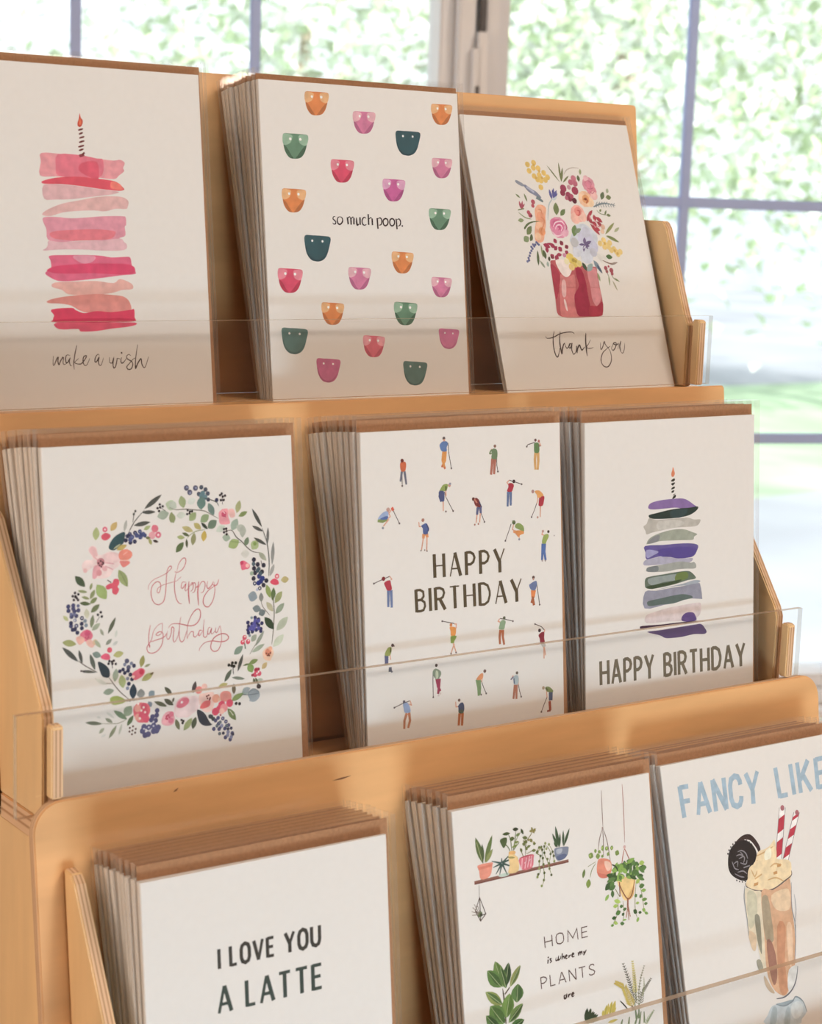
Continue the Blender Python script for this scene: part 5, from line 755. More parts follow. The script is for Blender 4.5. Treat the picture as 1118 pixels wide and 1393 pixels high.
[4,88,124,60,51,1635,926,1683,881],[4,79,114,56,40,1660,1018,1658,950],[4,134,168,69,33,1570,1030,1618,981],[4,79,114,56,44,1621,943,1699,918],[2,122,116,64,6,6,1691,946,1736,1022],
[2,138,132,80,6,6,1717,1019,1708,1134,1677,1206,1628,1264],[2,138,132,80,6,6,1770,1068,1776,1167,1748,1269],[2,138,132,80,6,6,1936,932,1912,1075,1909,1192,1935,1266],[2,138,132,80,6,6,1968,928,1997,1061,2012,1202,2049,1229],
[4,163,184,78,38,1670,1044,1744,1073],[4,163,184,78,33,1654,1095,1711,1096],[4,79,114,56,31,1729,1109,1773,1112],[4,88,124,60,44,1680,1168,1738,1150],[4,61,90,48,31,1633,1197,1684,1193],[4,163,184,78,31,1649,1230,1698,1254],
[4,107,144,56,24,1615,1257,1654,1255],[4,79,114,56,29,1764,1145,1810,1139],[4,61,90,48,29,1748,1190,1781,1177],[4,79,114,56,33,1724,1254,1774,1269],[4,134,168,69,18,1751,1235,1802,1235],[4,88,124,60,34,1907,1054,1940,1041],
[4,163,184,78,25,1915,1115,1960,1118],[4,61,90,48,40,1885,1168,1927,1205],[4,61,90,48,27,1941,1198,1979,1210],[4,134,168,69,31,1915,1282,1944,1243],[4,88,124,60,45,1965,977,2030,974],[4,134,168,69,34,1988,1015,2046,1021],
[4,79,114,56,34,1963,1075,1998,1052],[4,107,144,56,31,1988,1099,2053,1101],[4,88,124,60,29,2011,1138,2056,1141],[4,134,168,69,34,1988,1178,2025,1204],[4,107,144,56,27,2011,1212,2055,1235],[4,163,184,78,40,1929,941,1983,911],
[4,88,124,60,34,1959,887,2033,930],[4,88,124,60,45,2003,817,2068,823],[4,163,184,78,45,1981,774,2045,775],[4,134,168,69,38,1840,749,1933,716],[3,90,64,56,10,10,879,1204,882,1301],[3,90,64,56,10,10,960,1204,962,1301],
[3,90,64,56,9,9,880,1252,961,1252],[3,90,64,56,10,10,1045,1206,1074,1213,1086,1233,1087,1272,1075,1291,1047,1299,1018,1291,1006,1272,1005,1233,1017,1213,1045,1206],
[3,90,64,56,10,10,1132,1301,1138,1204,1188,1277,1237,1204,1244,1301],[3,90,64,56,10,10,1289,1204,1289,1301],[3,90,64,56,9,9,1289,1209,1354,1209],[3,90,64,56,9,9,1289,1251,1347,1251],[3,90,64,56,9,9,1289,1296,1353,1296],
[3,90,64,56,10,10,815,1537,817,1638],[3,90,64,56,10,10,815,1541,846,1541,868,1550,878,1566,869,1584,847,1593,816,1593],[3,90,64,56,10,10,914,1538,916,1638],[3,90,64,56,9,9,916,1633,968,1633],[3,90,64,56,9,9,1006,1638,1042,1539],
[3,90,64,56,10,10,1044,1540,1086,1638],[3,90,64,56,9,9,1020,1606,1070,1606],[3,90,64,56,10,10,1122,1540,1125,1638],[3,90,64,56,10,10,1195,1541,1197,1638],[3,90,64,56,10,10,1122,1540,1197,1638],[3,90,64,56,9,9,1232,1546,1305,1546],
[3,90,64,56,10,10,1268,1542,1270,1637],[3,90,64,56,10,10,1404,1558,1391,1546,1368,1545,1349,1557,1349,1573,1369,1587,1392,1597,1407,1611,1399,1630,1377,1635,1354,1632,1344,1620],[2,62,42,36,12,12,906,1404,900,1438],
[2,62,42,36,12,12,945,1402,928,1406,939,1426,923,1438],[5,62,42,36,8,909,1388],[2,62,42,36,11,11,993,1405,988,1431,1012,1426,1019,1404,1016,1432,1041,1422,1042,1402],[2,62,42,36,11,11,1063,1383,1055,1435],
[2,62,42,36,11,11,1059,1421,1078,1412,1079,1437],[2,62,42,36,11,11,1095,1426,1113,1416,1104,1408,1093,1422,1102,1438,1118,1433],[2,62,42,36,11,11,1135,1414,1131,1437],[2,62,42,36,11,11,1135,1424,1154,1415],
[2,62,42,36,12,12,1169,1423,1188,1416,1178,1406,1166,1422,1175,1438,1194,1434],[2,62,42,36,12,12,1238,1411,1239,1439],[2,62,42,36,12,12,1240,1422,1257,1412,1257,1439],[2,62,42,36,12,12,1258,1423,1275,1412,1278,1439],
[2,62,42,36,12,12,1298,1413,1302,1436],[2,62,42,36,12,12,1329,1406,1305,1435,1291,1448],[2,62,42,36,13,13,1076,1745,1057,1748,1058,1772,1074,1770,1084,1744,1084,1770],[2,62,42,36,13,13,1105,1744,1102,1771],
[2,62,42,36,13,13,1106,1753,1127,1745],[2,62,42,36,13,13,1143,1760,1162,1752,1152,1742,1139,1756,1147,1774,1166,1768],[2,90,74,56,18,11,422,1847,418,1657,408,1545],[2,90,74,56,11,11,428,1599,482,1551],
[4,107,130,64,116,415,1536,346,1303],[4,85,112,46,58,427,1528,364,1318],[2,169,178,124,6,3,415,1536,380,1420,346,1303],[4,90,122,56,121,396,1532,261,1365],[4,63,92,44,60,406,1528,283,1377],
[2,169,178,124,5,3,396,1532,328,1448,261,1365],[4,52,80,44,89,439,1542,486,1342],[4,42,64,38,44,453,1534,495,1355],[2,169,178,124,6,3,439,1542,462,1442,486,1342],[4,138,138,72,69,482,1551,608,1388],
[4,90,106,52,34,497,1545,611,1398],[2,169,178,124,6,3,482,1551,545,1469,608,1388],[4,86,114,54,77,444,1553,397,1364],[4,53,80,42,39,452,1546,409,1375],[2,169,178,124,6,3,444,1553,421,1458,397,1364],
[4,85,116,58,134,546,1695,571,1540],[4,62,92,46,67,565,1691,587,1552],[2,169,178,124,6,3,546,1695,558,1617,571,1540],[4,138,144,72,93,397,1682,229,1536],[4,78,106,52,47,401,1677,250,1546],
[2,169,178,124,5,3,397,1682,313,1609,229,1536],[4,110,140,62,133,426,1798,478,1600],[4,82,112,46,66,446,1792,493,1614],[2,169,178,124,6,3,426,1798,452,1699,478,1600],[4,106,132,64,89,447,1842,608,1713],
[4,58,80,40,44,467,1839,612,1722],[2,169,178,124,6,3,447,1842,527,1778,608,1713],[4,94,128,58,165,397,1841,269,1663],[4,70,102,46,83,413,1837,297,1677],[2,169,178,124,5,3,397,1841,333,1752,269,1663],
[4,74,104,52,89,455,1904,610,1849],[4,53,80,42,45,474,1904,614,1855],[2,169,178,124,6,3,455,1904,532,1877,610,1849],[4,86,118,58,110,356,1891,220,1732],[4,53,80,42,55,364,1887,242,1743],
[2,169,178,124,5,3,356,1891,288,1811,220,1732],[4,54,69,44,51,1276,2030,1299,1907],[4,54,69,44,46,1283,2032,1344,1922],[4,54,69,44,42,1290,2023,1381,1961],[4,54,69,44,35,1296,2035,1419,1990],[4,54,69,44,28,1289,2038,1437,2025],
[4,46,61,38,39,1280,2030,1299,1904],[4,46,61,38,37,1289,2032,1337,1916],[4,46,61,38,32,1294,2033,1368,1946],[4,46,61,38,27,1299,2030,1400,1975],[4,46,61,38,24,1304,2028,1435,2020],
[0,126,138,98,1279,2037,1330,2004,1444,2026,1366,2042],[4,196,169,62,29,1468,2031,1474,1962],[4,196,169,62,34,1483,2035,1520,1927],[4,196,169,62,29,1512,2030,1541,1916],[4,196,169,62,42,1541,2029,1580,1910],
[4,196,169,62,43,1571,2028,1619,1911],[4,196,169,62,29,1561,2033,1624,1972],[4,196,169,62,26,1518,2084,1636,2080],[2,142,138,58,5,5,1483,2031,1520,1934],[2,142,138,58,5,5,1541,2036,1580,1918],
[2,60,58,38,7,4,1836,1982,1820,1872,1780,1750,1736,1620],[4,60,58,38,8,1836,1982,1792,1943],[4,60,58,38,8,1836,1982,1870,1949],[4,60,58,38,8,1833,1960,1790,1922],[4,60,58,38,8,1833,1960,1866,1928],
[4,60,58,38,8,1830,1938,1789,1902],[4,60,58,38,8,1830,1938,1861,1908],[4,60,58,38,8,1827,1916,1787,1882],[4,60,58,38,8,1827,1916,1857,1887],[4,60,58,38,8,1823,1894,1786,1861],[4,60,58,38,8,1823,1894,1852,1867],
[4,60,58,38,8,1820,1872,1780,1845],[4,60,58,38,8,1820,1872,1841,1842],[4,60,58,38,8,1812,1848,1774,1822],[4,60,58,38,8,1812,1848,1832,1819],[4,60,58,38,8,1804,1823,1768,1799],[4,60,58,38,8,1804,1823,1823,1796],
[4,60,58,38,8,1796,1799,1762,1776],[4,60,58,38,8,1796,1799,1814,1774],[4,60,58,38,8,1788,1775,1756,1753],[4,60,58,38,8,1788,1775,1805,1751],[4,60,58,38,8,1780,1750,1750,1730],[4,60,58,38,8,1780,1750,1795,1728],
[4,60,58,38,8,1771,1724,1743,1705],[4,60,58,38,8,1771,1724,1785,1703],[4,60,58,38,8,1762,1698,1736,1681],[4,60,58,38,8,1762,1698,1776,1679],[4,60,58,38,8,1753,1672,1729,1656],[4,60,58,38,8,1753,1672,1766,1654],
[4,60,58,38,8,1744,1646,1722,1631],[4,60,58,38,8,1744,1646,1756,1630],[4,60,58,38,8,1736,1620,1716,1607],[4,60,58,38,8,1736,1620,1746,1605],[2,194,165,72,7,4,1810,2006,1768,1906,1725,1814,1641,1762],
[4,194,165,72,14,1810,2006,1734,1959],[4,194,165,72,14,1810,2006,1842,1949],[4,194,165,72,14,1801,1986,1729,1941],[4,194,165,72,14,1801,1986,1832,1931],[4,194,165,72,14,1793,1966,1723,1923],[4,194,165,72,14,1793,1966,1823,1914],
[4,194,165,72,14,1784,1946,1718,1905],[4,194,165,72,14,1784,1946,1813,1896],[4,194,165,72,14,1776,1926,1713,1887],[4,194,165,72,14,1776,1926,1803,1878],[4,194,165,72,14,1768,1906,1706,1870],[4,194,165,72,14,1768,1906,1791,1860],
[4,194,165,72,14,1759,1888,1701,1854],[4,194,165,72,14,1759,1888,1782,1843],[4,194,165,72,14,1751,1869,1695,1837],[4,194,165,72,14,1751,1869,1772,1827],[4,194,165,72,14,1742,1851,1690,1820],[4,194,165,72,14,1742,1851,1762,1811],
[4,194,165,72,14,1734,1832,1685,1804],[4,194,165,72,14,1734,1832,1753,1795],[4,194,165,72,14,1725,1814,1674,1813],[4,194,165,72,14,1725,1814,1708,1773],[4,194,165,72,14,1708,1804,1661,1803],[4,194,165,72,14,1708,1804,1692,1765],
[4,194,165,72,14,1691,1793,1647,1792],[4,194,165,72,14,1691,1793,1677,1758],[4,194,165,72,14,1675,1783,1634,1782],[4,194,165,72,14,1675,1783,1661,1750],[4,194,165,72,14,1658,1772,1620,1772],[4,194,165,72,14,1658,1772,1645,1742],
[4,194,165,72,14,1641,1762,1607,1761],[4,194,165,72,14,1641,1762,1629,1735],[2,205,185,106,7,4,1848,1893,1850,1803,1848,1712,1840,1619],[4,205,185,106,12,1848,1893,1817,1859],[4,205,185,106,12,1848,1893,1881,1871],
[4,205,185,106,12,1849,1873,1819,1840],[4,205,185,106,12,1849,1873,1880,1851],[4,205,185,106,12,1849,1852,1821,1821],[4,205,185,106,12,1849,1852,1879,1831],[4,205,185,106,12,1850,1831,1823,1802],
[4,205,185,106,12,1850,1831,1878,1812],[4,205,185,106,12,1850,1810,1825,1782],[4,205,185,106,12,1850,1810,1877,1792],[4,205,185,106,12,1850,1789,1825,1763],[4,205,185,106,12,1850,1789,1874,1771],
[4,205,185,106,12,1849,1768,1826,1744],[4,205,185,106,12,1849,1768,1872,1751],[4,205,185,106,12,1849,1747,1826,1724],[4,205,185,106,12,1849,1747,1870,1731],[4,205,185,106,12,1848,1726,1827,1705],
[4,205,185,106,12,1848,1726,1868,1711],[4,205,185,106,12,1847,1705,1827,1686],[4,205,185,106,12,1847,1705,1864,1690],[4,205,185,106,12,1845,1683,1827,1666],[4,205,185,106,12,1845,1683,1861,1670],
[4,205,185,106,12,1843,1662,1827,1646],[4,205,185,106,12,1843,1662,1858,1650],[4,205,185,106,12,1842,1641,1826,1626],[4,205,185,106,12,1842,1641,1855,1629],[4,205,185,106,12,1840,1619,1826,1606],
[4,205,185,106,12,1840,1619,1852,1609],[2,110,108,64,7,4,1884,2007,1895,1873,1928,1767,1970,1684],[4,110,108,64,6,1884,2007,1864,1984],[4,110,108,64,6,1884,2007,1908,1993],[4,110,108,64,6,1887,1976,1867,1954],
[4,110,108,64,6,1887,1976,1909,1963],[4,110,108,64,6,1889,1945,1871,1924],[4,110,108,64,6,1889,1945,1910,1932],[4,110,108,64,6,1892,1914,1874,1894],[4,110,108,64,6,1892,1914,1912,1902],[4,110,108,64,6,1894,1883,1878,1864],
[4,110,108,64,6,1894,1883,1913,1872],[4,110,108,64,6,1900,1857,1888,1837],[4,110,108,64,6,1900,1857,1921,1849],[4,110,108,64,6,1908,1832,1896,1814],[4,110,108,64,6,1908,1832,1927,1825],[4,110,108,64,6,1915,1808,1905,1791],
[4,110,108,64,6,1915,1808,1934,1800],[4,110,108,64,6,1923,1783,1913,1767],[4,110,108,64,6,1923,1783,1940,1776],[4,110,108,64,6,1931,1760,1924,1745],[4,110,108,64,6,1931,1760,1948,1756],[4,110,108,64,6,1941,1741,1935,1727],
[4,110,108,64,6,1941,1741,1957,1737],[4,110,108,64,6,1951,1722,1945,1710],[4,110,108,64,6,1951,1722,1965,1718],[4,110,108,64,6,1960,1703,1955,1692],[4,110,108,64,6,1960,1703,1973,1700],[4,110,108,64,6,1970,1684,1965,1674],
[4,110,108,64,6,1970,1684,1982,1681],[2,78,74,48,7,4,1910,1998,1927,1910,1981,1861,2035,1812],[4,78,74,48,8,1910,1998,1885,1963],[4,78,74,48,8,1910,1998,1946,1980],[4,78,74,48,8,1914,1978,1890,1945],
[4,78,74,48,8,1914,1978,1948,1961],[4,78,74,48,8,1918,1958,1895,1926],[4,78,74,48,8,1918,1958,1950,1942],[4,78,74,48,8,1922,1937,1900,1907],[4,78,74,48,8,1922,1937,1953,1922],[4,78,74,48,8,1926,1917,1905,1889],
[4,78,74,48,8,1926,1917,1955,1903],[4,78,74,48,8,1935,1903,1932,1875],[4,78,74,48,8,1935,1903,1971,1902],[4,78,74,48,8,1948,1892,1945,1865],[4,78,74,48,8,1948,1892,1981,1891],[4,78,74,48,8,1960,1880,1957,1855],
[4,78,74,48,8,1960,1880,1991,1880],[4,78,74,48,8,1973,1869,1970,1846],[4,78,74,48,8,1973,1869,2002,1868],[4,78,74,48,8,1985,1858,1983,1836],[4,78,74,48,8,1985,1858,2012,1857],[4,78,74,48,8,1998,1846,1995,1826],
[4,78,74,48,8,1998,1846,2023,1846],[4,78,74,48,8,2010,1835,2008,1817],[4,78,74,48,8,2010,1835,2033,1834],[4,78,74,48,8,2023,1823,2021,1807],[4,78,74,48,8,2023,1823,2043,1823],[4,78,74,48,8,2035,1812,2034,1797],
[4,78,74,48,8,2035,1812,2054,1812],[2,122,120,80,7,4,1856,1986,1856,1865,1854,1751],[4,122,120,80,5,1856,1986,1837,1966],[4,122,120,80,5,1856,1986,1875,1972],[4,122,120,80,5,1856,1964,1838,1945],
[4,122,120,80,5,1856,1964,1874,1951],[4,122,120,80,5,1856,1942,1839,1924],[4,122,120,80,5,1856,1942,1873,1930],[4,122,120,80,5,1856,1920,1840,1903],[4,122,120,80,5,1856,1920,1872,1908],[4,122,120,80,5,1856,1898,1841,1882],
[4,122,120,80,5,1856,1898,1871,1887],[4,122,120,80,5,1856,1876,1842,1861],[4,122,120,80,5,1856,1876,1870,1866],[4,122,120,80,5,1855,1854,1842,1841],[4,122,120,80,5,1855,1854,1868,1845],[4,122,120,80,5,1855,1834,1843,1821],
[4,122,120,80,5,1855,1834,1867,1825],[4,122,120,80,5,1855,1813,1844,1802],[4,122,120,80,5,1855,1813,1866,1805],[4,122,120,80,5,1855,1792,1845,1782],[4,122,120,80,5,1855,1792,1865,1785],[4,122,120,80,5,1855,1772,1846,1762],
[4,122,120,80,5,1855,1772,1863,1765],[4,122,120,80,5,1854,1751,1847,1743],[4,122,120,80,5,1854,1751,1862,1745],[2,142,140,96,7,4,1930,1941,1956,1864,1959,1788],[4,142,140,96,5,1930,1941,1919,1924],
[4,142,140,96,5,1930,1941,1949,1934],[4,142,140,96,5,1935,1924,1925,1907],[4,142,140,96,5,1935,1924,1953,1917],[4,142,140,96,5,1941,1907,1932,1891],[4,142,140,96,5,1941,1907,1958,1901],[4,142,140,96,5,1947,1890,1938,1875],
[4,142,140,96,5,1947,1890,1962,1884],[4,142,140,96,5,1953,1872,1945,1859],[4,142,140,96,5,1953,1872,1967,1867],[4,142,140,96,5,1956,1855,1946,1844],[4,142,140,96,5,1956,1855,1967,1848],[4,142,140,96,5,1957,1838,1948,1829],
[4,142,140,96,5,1957,1838,1966,1832],[4,142,140,96,5,1957,1822,1949,1813],[4,142,140,96,5,1957,1822,1966,1816],[4,142,140,96,5,1958,1805,1951,1797],[4,142,140,96,5,1958,1805,1966,1800],[4,142,140,96,5,1959,1788,1953,1782],
[4,142,140,96,5,1959,1788,1965,1784],[2,46,46,34,10,10,1758,2025,1713,1970,1672,1927],[2,46,46,34,10,10,1817,2038,1800,1996],[2,110,124,88,19,9,1671,2130,1689,2092],[2,110,124,88,19,9,1754,2149,1768,2088],
[2,110,124,88,19,9,1827,2166,1874,2081],[2,110,124,88,19,9,1876,2177,1904,2072],[2,110,124,88,19,9,1936,2178,1939,2080],[2,110,124,88,19,9,1966,2178,2043,2103],[2,110,124,88,19,9,1846,2120,1836,1982],
[2,110,124,88,19,9,1875,2127,1886,1992],[2,154,160,124,7,4,1945,2188,2000,2139,2049,2097],[4,154,160,124,10,1945,2188,1942,2157],[4,154,160,124,10,1945,2188,1984,2188],[4,154,160,124,10,1961,2174,1957,2146],
[4,154,160,124,10,1961,2174,1996,2174],[4,154,160,124,10,1976,2160,1973,2135],[4,154,160,124,10,1976,2160,2008,2160],[4,154,160,124,10,1992,2146,1989,2124],[4,154,160,124,10,1992,2146,2020,2146],
[4,154,160,124,10,2007,2133,2004,2113],[4,154,160,124,10,2007,2133,2032,2133],[4,154,160,124,10,2021,2121,2019,2104],[4,154,160,124,10,2021,2121,2043,2121],[4,154,160,124,10,2035,2109,2033,2094],
[4,154,160,124,10,2035,2109,2053,2109],[4,154,160,124,10,2049,2097,2047,2085],[4,154,160,124,10,2049,2097,2064,2097],],
'E3': [
[3,157,177,192,52,52,205,209,222,498],[3,157,177,192,43,43,205,223,311,224],[3,157,177,192,43,43,213,353,312,354],[3,157,177,192,44,44,395,500,459,211],[3,157,177,192,52,52,462,211,544,502],[3,157,177,192,44,44,420,408,514,409],
[3,157,177,192,53,53,615,213,617,503],[3,157,177,192,53,53,756,214,752,505],[3,157,177,192,53,53,615,213,752,505],
[3,157,177,192,53,53,959,309,956,274,935,233,895,221,848,244,827,302,824,418,842,477,887,500,926,489,949,449,955,414],[3,157,177,192,54,54,1040,216,1106,378],[3,157,177,192,45,45,1193,218,1106,378],
[3,157,177,192,54,54,1107,363,1098,509],[3,157,177,192,53,53,1431,220,1451,508],[3,157,177,192,44,44,1450,494,1555,492],[3,157,177,192,53,53,1633,215,1644,506],[3,157,177,192,53,53,1727,213,1733,505],
[3,157,177,192,54,54,1873,210,1745,382],[3,157,177,192,54,54,1782,335,1879,503],[3,157,177,192,54,54,1976,207,1969,502],[3,157,177,192,45,45,1975,222,2096,219],[3,157,177,192,45,45,1973,352,2079,350],
[3,157,177,192,45,45,1970,487,2085,486],[0,58,42,42,803,832,899,778,1006,779,1083,854,1119,937,1065,965,1009,867,929,815],[0,233,222,214,911,815,997,833,1057,900,1084,956,1047,962,1007,879],
[0,36,28,34,690,989,723,894,803,832,928,818,1025,882,1065,965,1035,1037,971,1102,922,1182,835,1179,738,1124,695,1066],[2,58,48,52,13,13,779,1161,770,1172],[2,58,48,52,13,13,810,1177,805,1189],[2,58,48,52,13,13,844,1186,842,1199],
[2,58,48,52,13,13,879,1188,880,1202],[2,58,48,52,13,13,914,1184,918,1197],[2,58,48,52,13,13,947,1173,955,1186],[2,58,48,52,13,13,977,1157,989,1168],[2,58,48,52,13,13,1008,876,1021,868],[2,58,48,52,13,13,982,852,992,842],
[2,58,48,52,13,13,951,834,959,822],[2,58,48,52,13,13,918,822,922,809],[2,58,48,52,13,13,884,816,884,803],[2,58,48,52,13,13,849,817,846,804],[2,58,48,52,13,13,815,825,808,812],[2,58,48,52,13,13,783,839,773,827],
[2,58,48,52,13,13,754,858,742,848],[2,58,48,52,13,13,730,883,715,874],[2,58,48,52,13,13,711,913,694,905],[2,142,134,138,10,10,825,912,878,908,926,942,944,996],[2,142,134,138,10,10,802,946,855,942,903,976,886,1024],
[2,142,134,138,10,10,743,986,767,1053,816,1075],[2,142,134,138,10,10,843,1016,910,1040,933,1006],[2,142,134,138,10,10,795,1096,866,1096,913,1130],[2,142,134,138,10,10,756,1013,811,998,803,1047],
[2,142,134,138,10,10,879,1067,960,1062],[2,142,134,138,10,10,859,917,888,960,832,976],[2,142,134,138,10,10,759,1102,823,1139,874,1154],[1,239,230,224,1426,595,1504,607,1376,1071,1298,1057],
[1,192,42,66,1396,701,1488,668,1450,802,1359,836],[1,192,42,66,1339,910,1430,876,1389,1024,1298,1057],[2,142,126,128,6,6,1426,595,1298,1057],[2,142,126,128,6,6,1504,607,1376,1071],
[1,239,230,224,1608,669,1681,681,1454,1110,1383,1097],[1,192,42,66,1586,712,1681,681,1662,715,1568,747],[1,192,42,66,1529,820,1624,789,1578,875,1484,906],[1,192,42,66,1445,978,1540,948,1488,1046,1394,1076],
[2,142,126,128,6,6,1608,669,1383,1097],[2,142,126,128,6,6,1681,681,1454,1110],[5,176,100,108,27,1464,605],[5,176,100,108,25,1648,678],
[0,234,203,158,922,1131,958,1074,1024,1048,1084,956,1175,946,1252,921,1313,880,1321,997,1319,1061,1420,1117,1472,1191,1470,1255,1408,1297,1122,1269,935,1211],[2,211,164,106,13,13,1061,990,1171,971,1285,939],
[2,211,164,106,13,13,1004,1120,1081,1083,1054,1027],[2,211,164,106,13,13,965,1139,1043,1204,1104,1164],[2,211,164,106,13,13,1113,1217,1209,1182,1314,1201],[2,211,164,106,14,14,1237,1008,1192,1064,1254,1126,1362,1133],
[2,211,164,106,14,14,1435,1133,1456,1227,1375,1276],[2,200,142,80,24,24,1305,1129,1349,1124],[2,200,142,80,24,24,1249,1190,1293,1185],[0,243,224,196,1171,971,1248,946,1242,1034,1159,1046],
[0,243,224,196,1058,1117,1151,1095,1215,1145,1139,1170],[0,234,203,158,883,1221,933,1148,990,1082,1043,1036,1225,1057,1469,1100,1484,1202,1459,1254,1341,1299,1149,1330,971,1287,893,1250],
[2,211,164,106,13,13,971,1101,1005,1172,1044,1124],[2,211,164,106,13,13,1002,1194,1099,1167],[2,211,164,106,13,13,977,1255,1042,1234],[2,211,164,106,13,13,1165,1234,1274,1231,1375,1283],
[2,211,164,106,13,13,1215,1122,1280,1100,1370,1127],[2,200,142,80,23,23,1306,1127,1356,1124],[2,200,142,80,23,23,1249,1186,1299,1184],[2,200,142,80,23,23,984,1245,1034,1243],
[2,106,90,86,12,12,877,1209,893,1250,985,1298,1119,1327,1243,1325,1375,1283,1476,1245,1484,1202],[0,221,201,172,869,1257,984,1302,1065,1326,1050,1465,1042,1792,1030,2008,973,2029,951,1883,919,1702,852,1645,849,1427],
[0,201,189,160,885,1303,994,1334,980,1518,918,1615,859,1603],[0,215,162,124,1065,1326,1210,1336,1374,1294,1454,1286,1435,1538,1434,1781,1399,2040,1314,2221,1235,2314,1159,2303,1066,2212,1017,2038,1038,1725],
[0,168,147,120,1064,1380,1140,1383,1156,1573,1151,1792,1074,1787,1045,1727,1047,1530],[0,160,110,92,1059,1784,1119,1796,1156,1946,1140,2140,1084,2194,1052,2013],
[0,201,138,102,1217,1673,1323,1693,1262,2012,1258,2275,1175,2301,1155,2143],[0,226,184,150,1338,1696,1407,1710,1361,2032,1312,2044],[0,227,190,152,1187,1381,1395,1353,1430,1426,1394,1552,1227,1520],
[0,142,134,114,948,1522,1006,1544,1001,1718,980,1889,950,1795,941,1663],[0,216,184,150,852,1645,934,1705,913,1832,869,1823,842,1709],[0,154,146,128,903,1938,957,1938,978,2041,925,2041],
[0,196,168,140,979,2085,1039,2184,1087,2271,1029,2248,980,2172],[0,216,208,202,1303,2097,1415,2087,1374,2233,1299,2306,1261,2253],[2,142,140,144,8,8,866,1234,839,1349,847,1536,845,1688],
[2,142,140,144,9,9,1465,1310,1435,1538,1453,1718,1417,1933,1384,2037],[2,169,167,171,8,8,1486,1425,1486,1569,1445,1717],[2,106,106,114,12,12,1422,2089,1378,2212,1301,2295,1201,2334,1101,2326],
[0,186,194,198,965,2451,1038,2380,1160,2391,1317,2386,1368,2364,1436,2434,1467,2529,1395,2580,1342,2615,923,2521],[0,207,210,210,1297,2415,1407,2417,1421,2519,1319,2563,1268,2496],
[0,147,162,170,1085,2374,1188,2413,1316,2397,1303,2378,1194,2376],[2,124,138,146,12,12,1085,2374,1188,2413,1300,2394,1353,2361,1437,2423,1475,2531],[0,162,176,182,1035,2402,1094,2415,1056,2551,982,2535],
[0,162,176,182,1214,2441,1259,2451,1236,2591,1161,2575],],
}

def smooth_pts(p, closed, k=4):
    n = len(p); out = []
    if n < 3: return p
    rng = range(n) if closed else range(n - 1)
    for i in rng:
        a, b, c, d = (p[(i - 1) % n], p[i], p[(i + 1) % n], p[(i + 2) % n]) if closed else \
                     (p[max(i - 1, 0)], p[i], p[i + 1], p[min(i + 2, n - 1)])
        for j in range(k):
            t = j / k; t2 = t * t; t3 = t2 * t
            out.append(tuple(.5 * (2 * b[m] + (c[m] - a[m]) * t + (2 * a[m] - 5 * b[m] + 4 * c[m] - d[m]) * t2 + (3 * b[m] - a[m] - 3 * c[m] + d[m]) * t3) for m in (0, 1)))
    if not closed: out.append(p[-1])
    return out
def ribbon(p, w0, w1, taper):
    q = [p[0]]
    for a in p[1:]:
        if math.hypot(a[0] - q[-1][0], a[1] - q[-1][1]) > 1e-4: q.append(a)
    p = q; n = len(p)
    if n < 2: return []
    Lf, Rt = [], []
    closed = n > 3 and math.hypot(p[0][0] - p[-1][0], p[0][1] - p[-1][1]) < 1e-3
    for i in range(n):
        pa, pb = (p[i - 1] if i else (p[-2] if closed else None)), (p[i + 1] if i < n - 1 else (p[1] if closed else None))
        ds = []
        for a, b in ((pa, p[i]), (p[i], pb)):
            if a is None or b is None: continue
            l = math.hypot(b[0] - a[0], b[1] - a[1]) or 1e-9; ds.append(((b[0] - a[0]) / l, (b[1] - a[1]) / l))
        dx, dy = sum(d[0] for d in ds), sum(d[1] for d in ds); l = math.hypot(dx, dy)
        if l < 1e-6: dx, dy = ds[0]; l = 1
        dx, dy = dx / l, dy / l
        cs = max(.45, dx * ds[0][0] + dy * ds[0][1])
        w = (w0 + (w1 - w0) * i / (n - 1)) / 2 / cs
        if taper and not closed and n > 4: w *= .45 + .55 * min(1, 3.5 * min(i, n - 1 - i) / (n - 1))
        Lf.append((p[i][0] - dy * w, p[i][1] + dx * w)); Rt.append((p[i][0] + dy * w, p[i][1] - dx * w))
    return [(Lf[i], Lf[i + 1], Rt[i + 1], Rt[i]) for i in range(n - 1)]
def lin(c):
    return [x / 12.92 if x <= 0.04045 else ((x + 0.055) / 1.055) ** 2.4 for x in (v / 255 for v in c)]
REF = lin((222, 212, 206))                # how the white card stock looks beside the inks
def ink(c):
    v = [a / b * .80 for a, b in zip(lin(c), REF)]; y = .3 * v[0] + .6 * v[1] + .1 * v[2]
    return tuple(max(.005, min(.92, .86 * q + .14 * y - .012)) for q in v) + (1.0,)
STEP = 0.005e-3
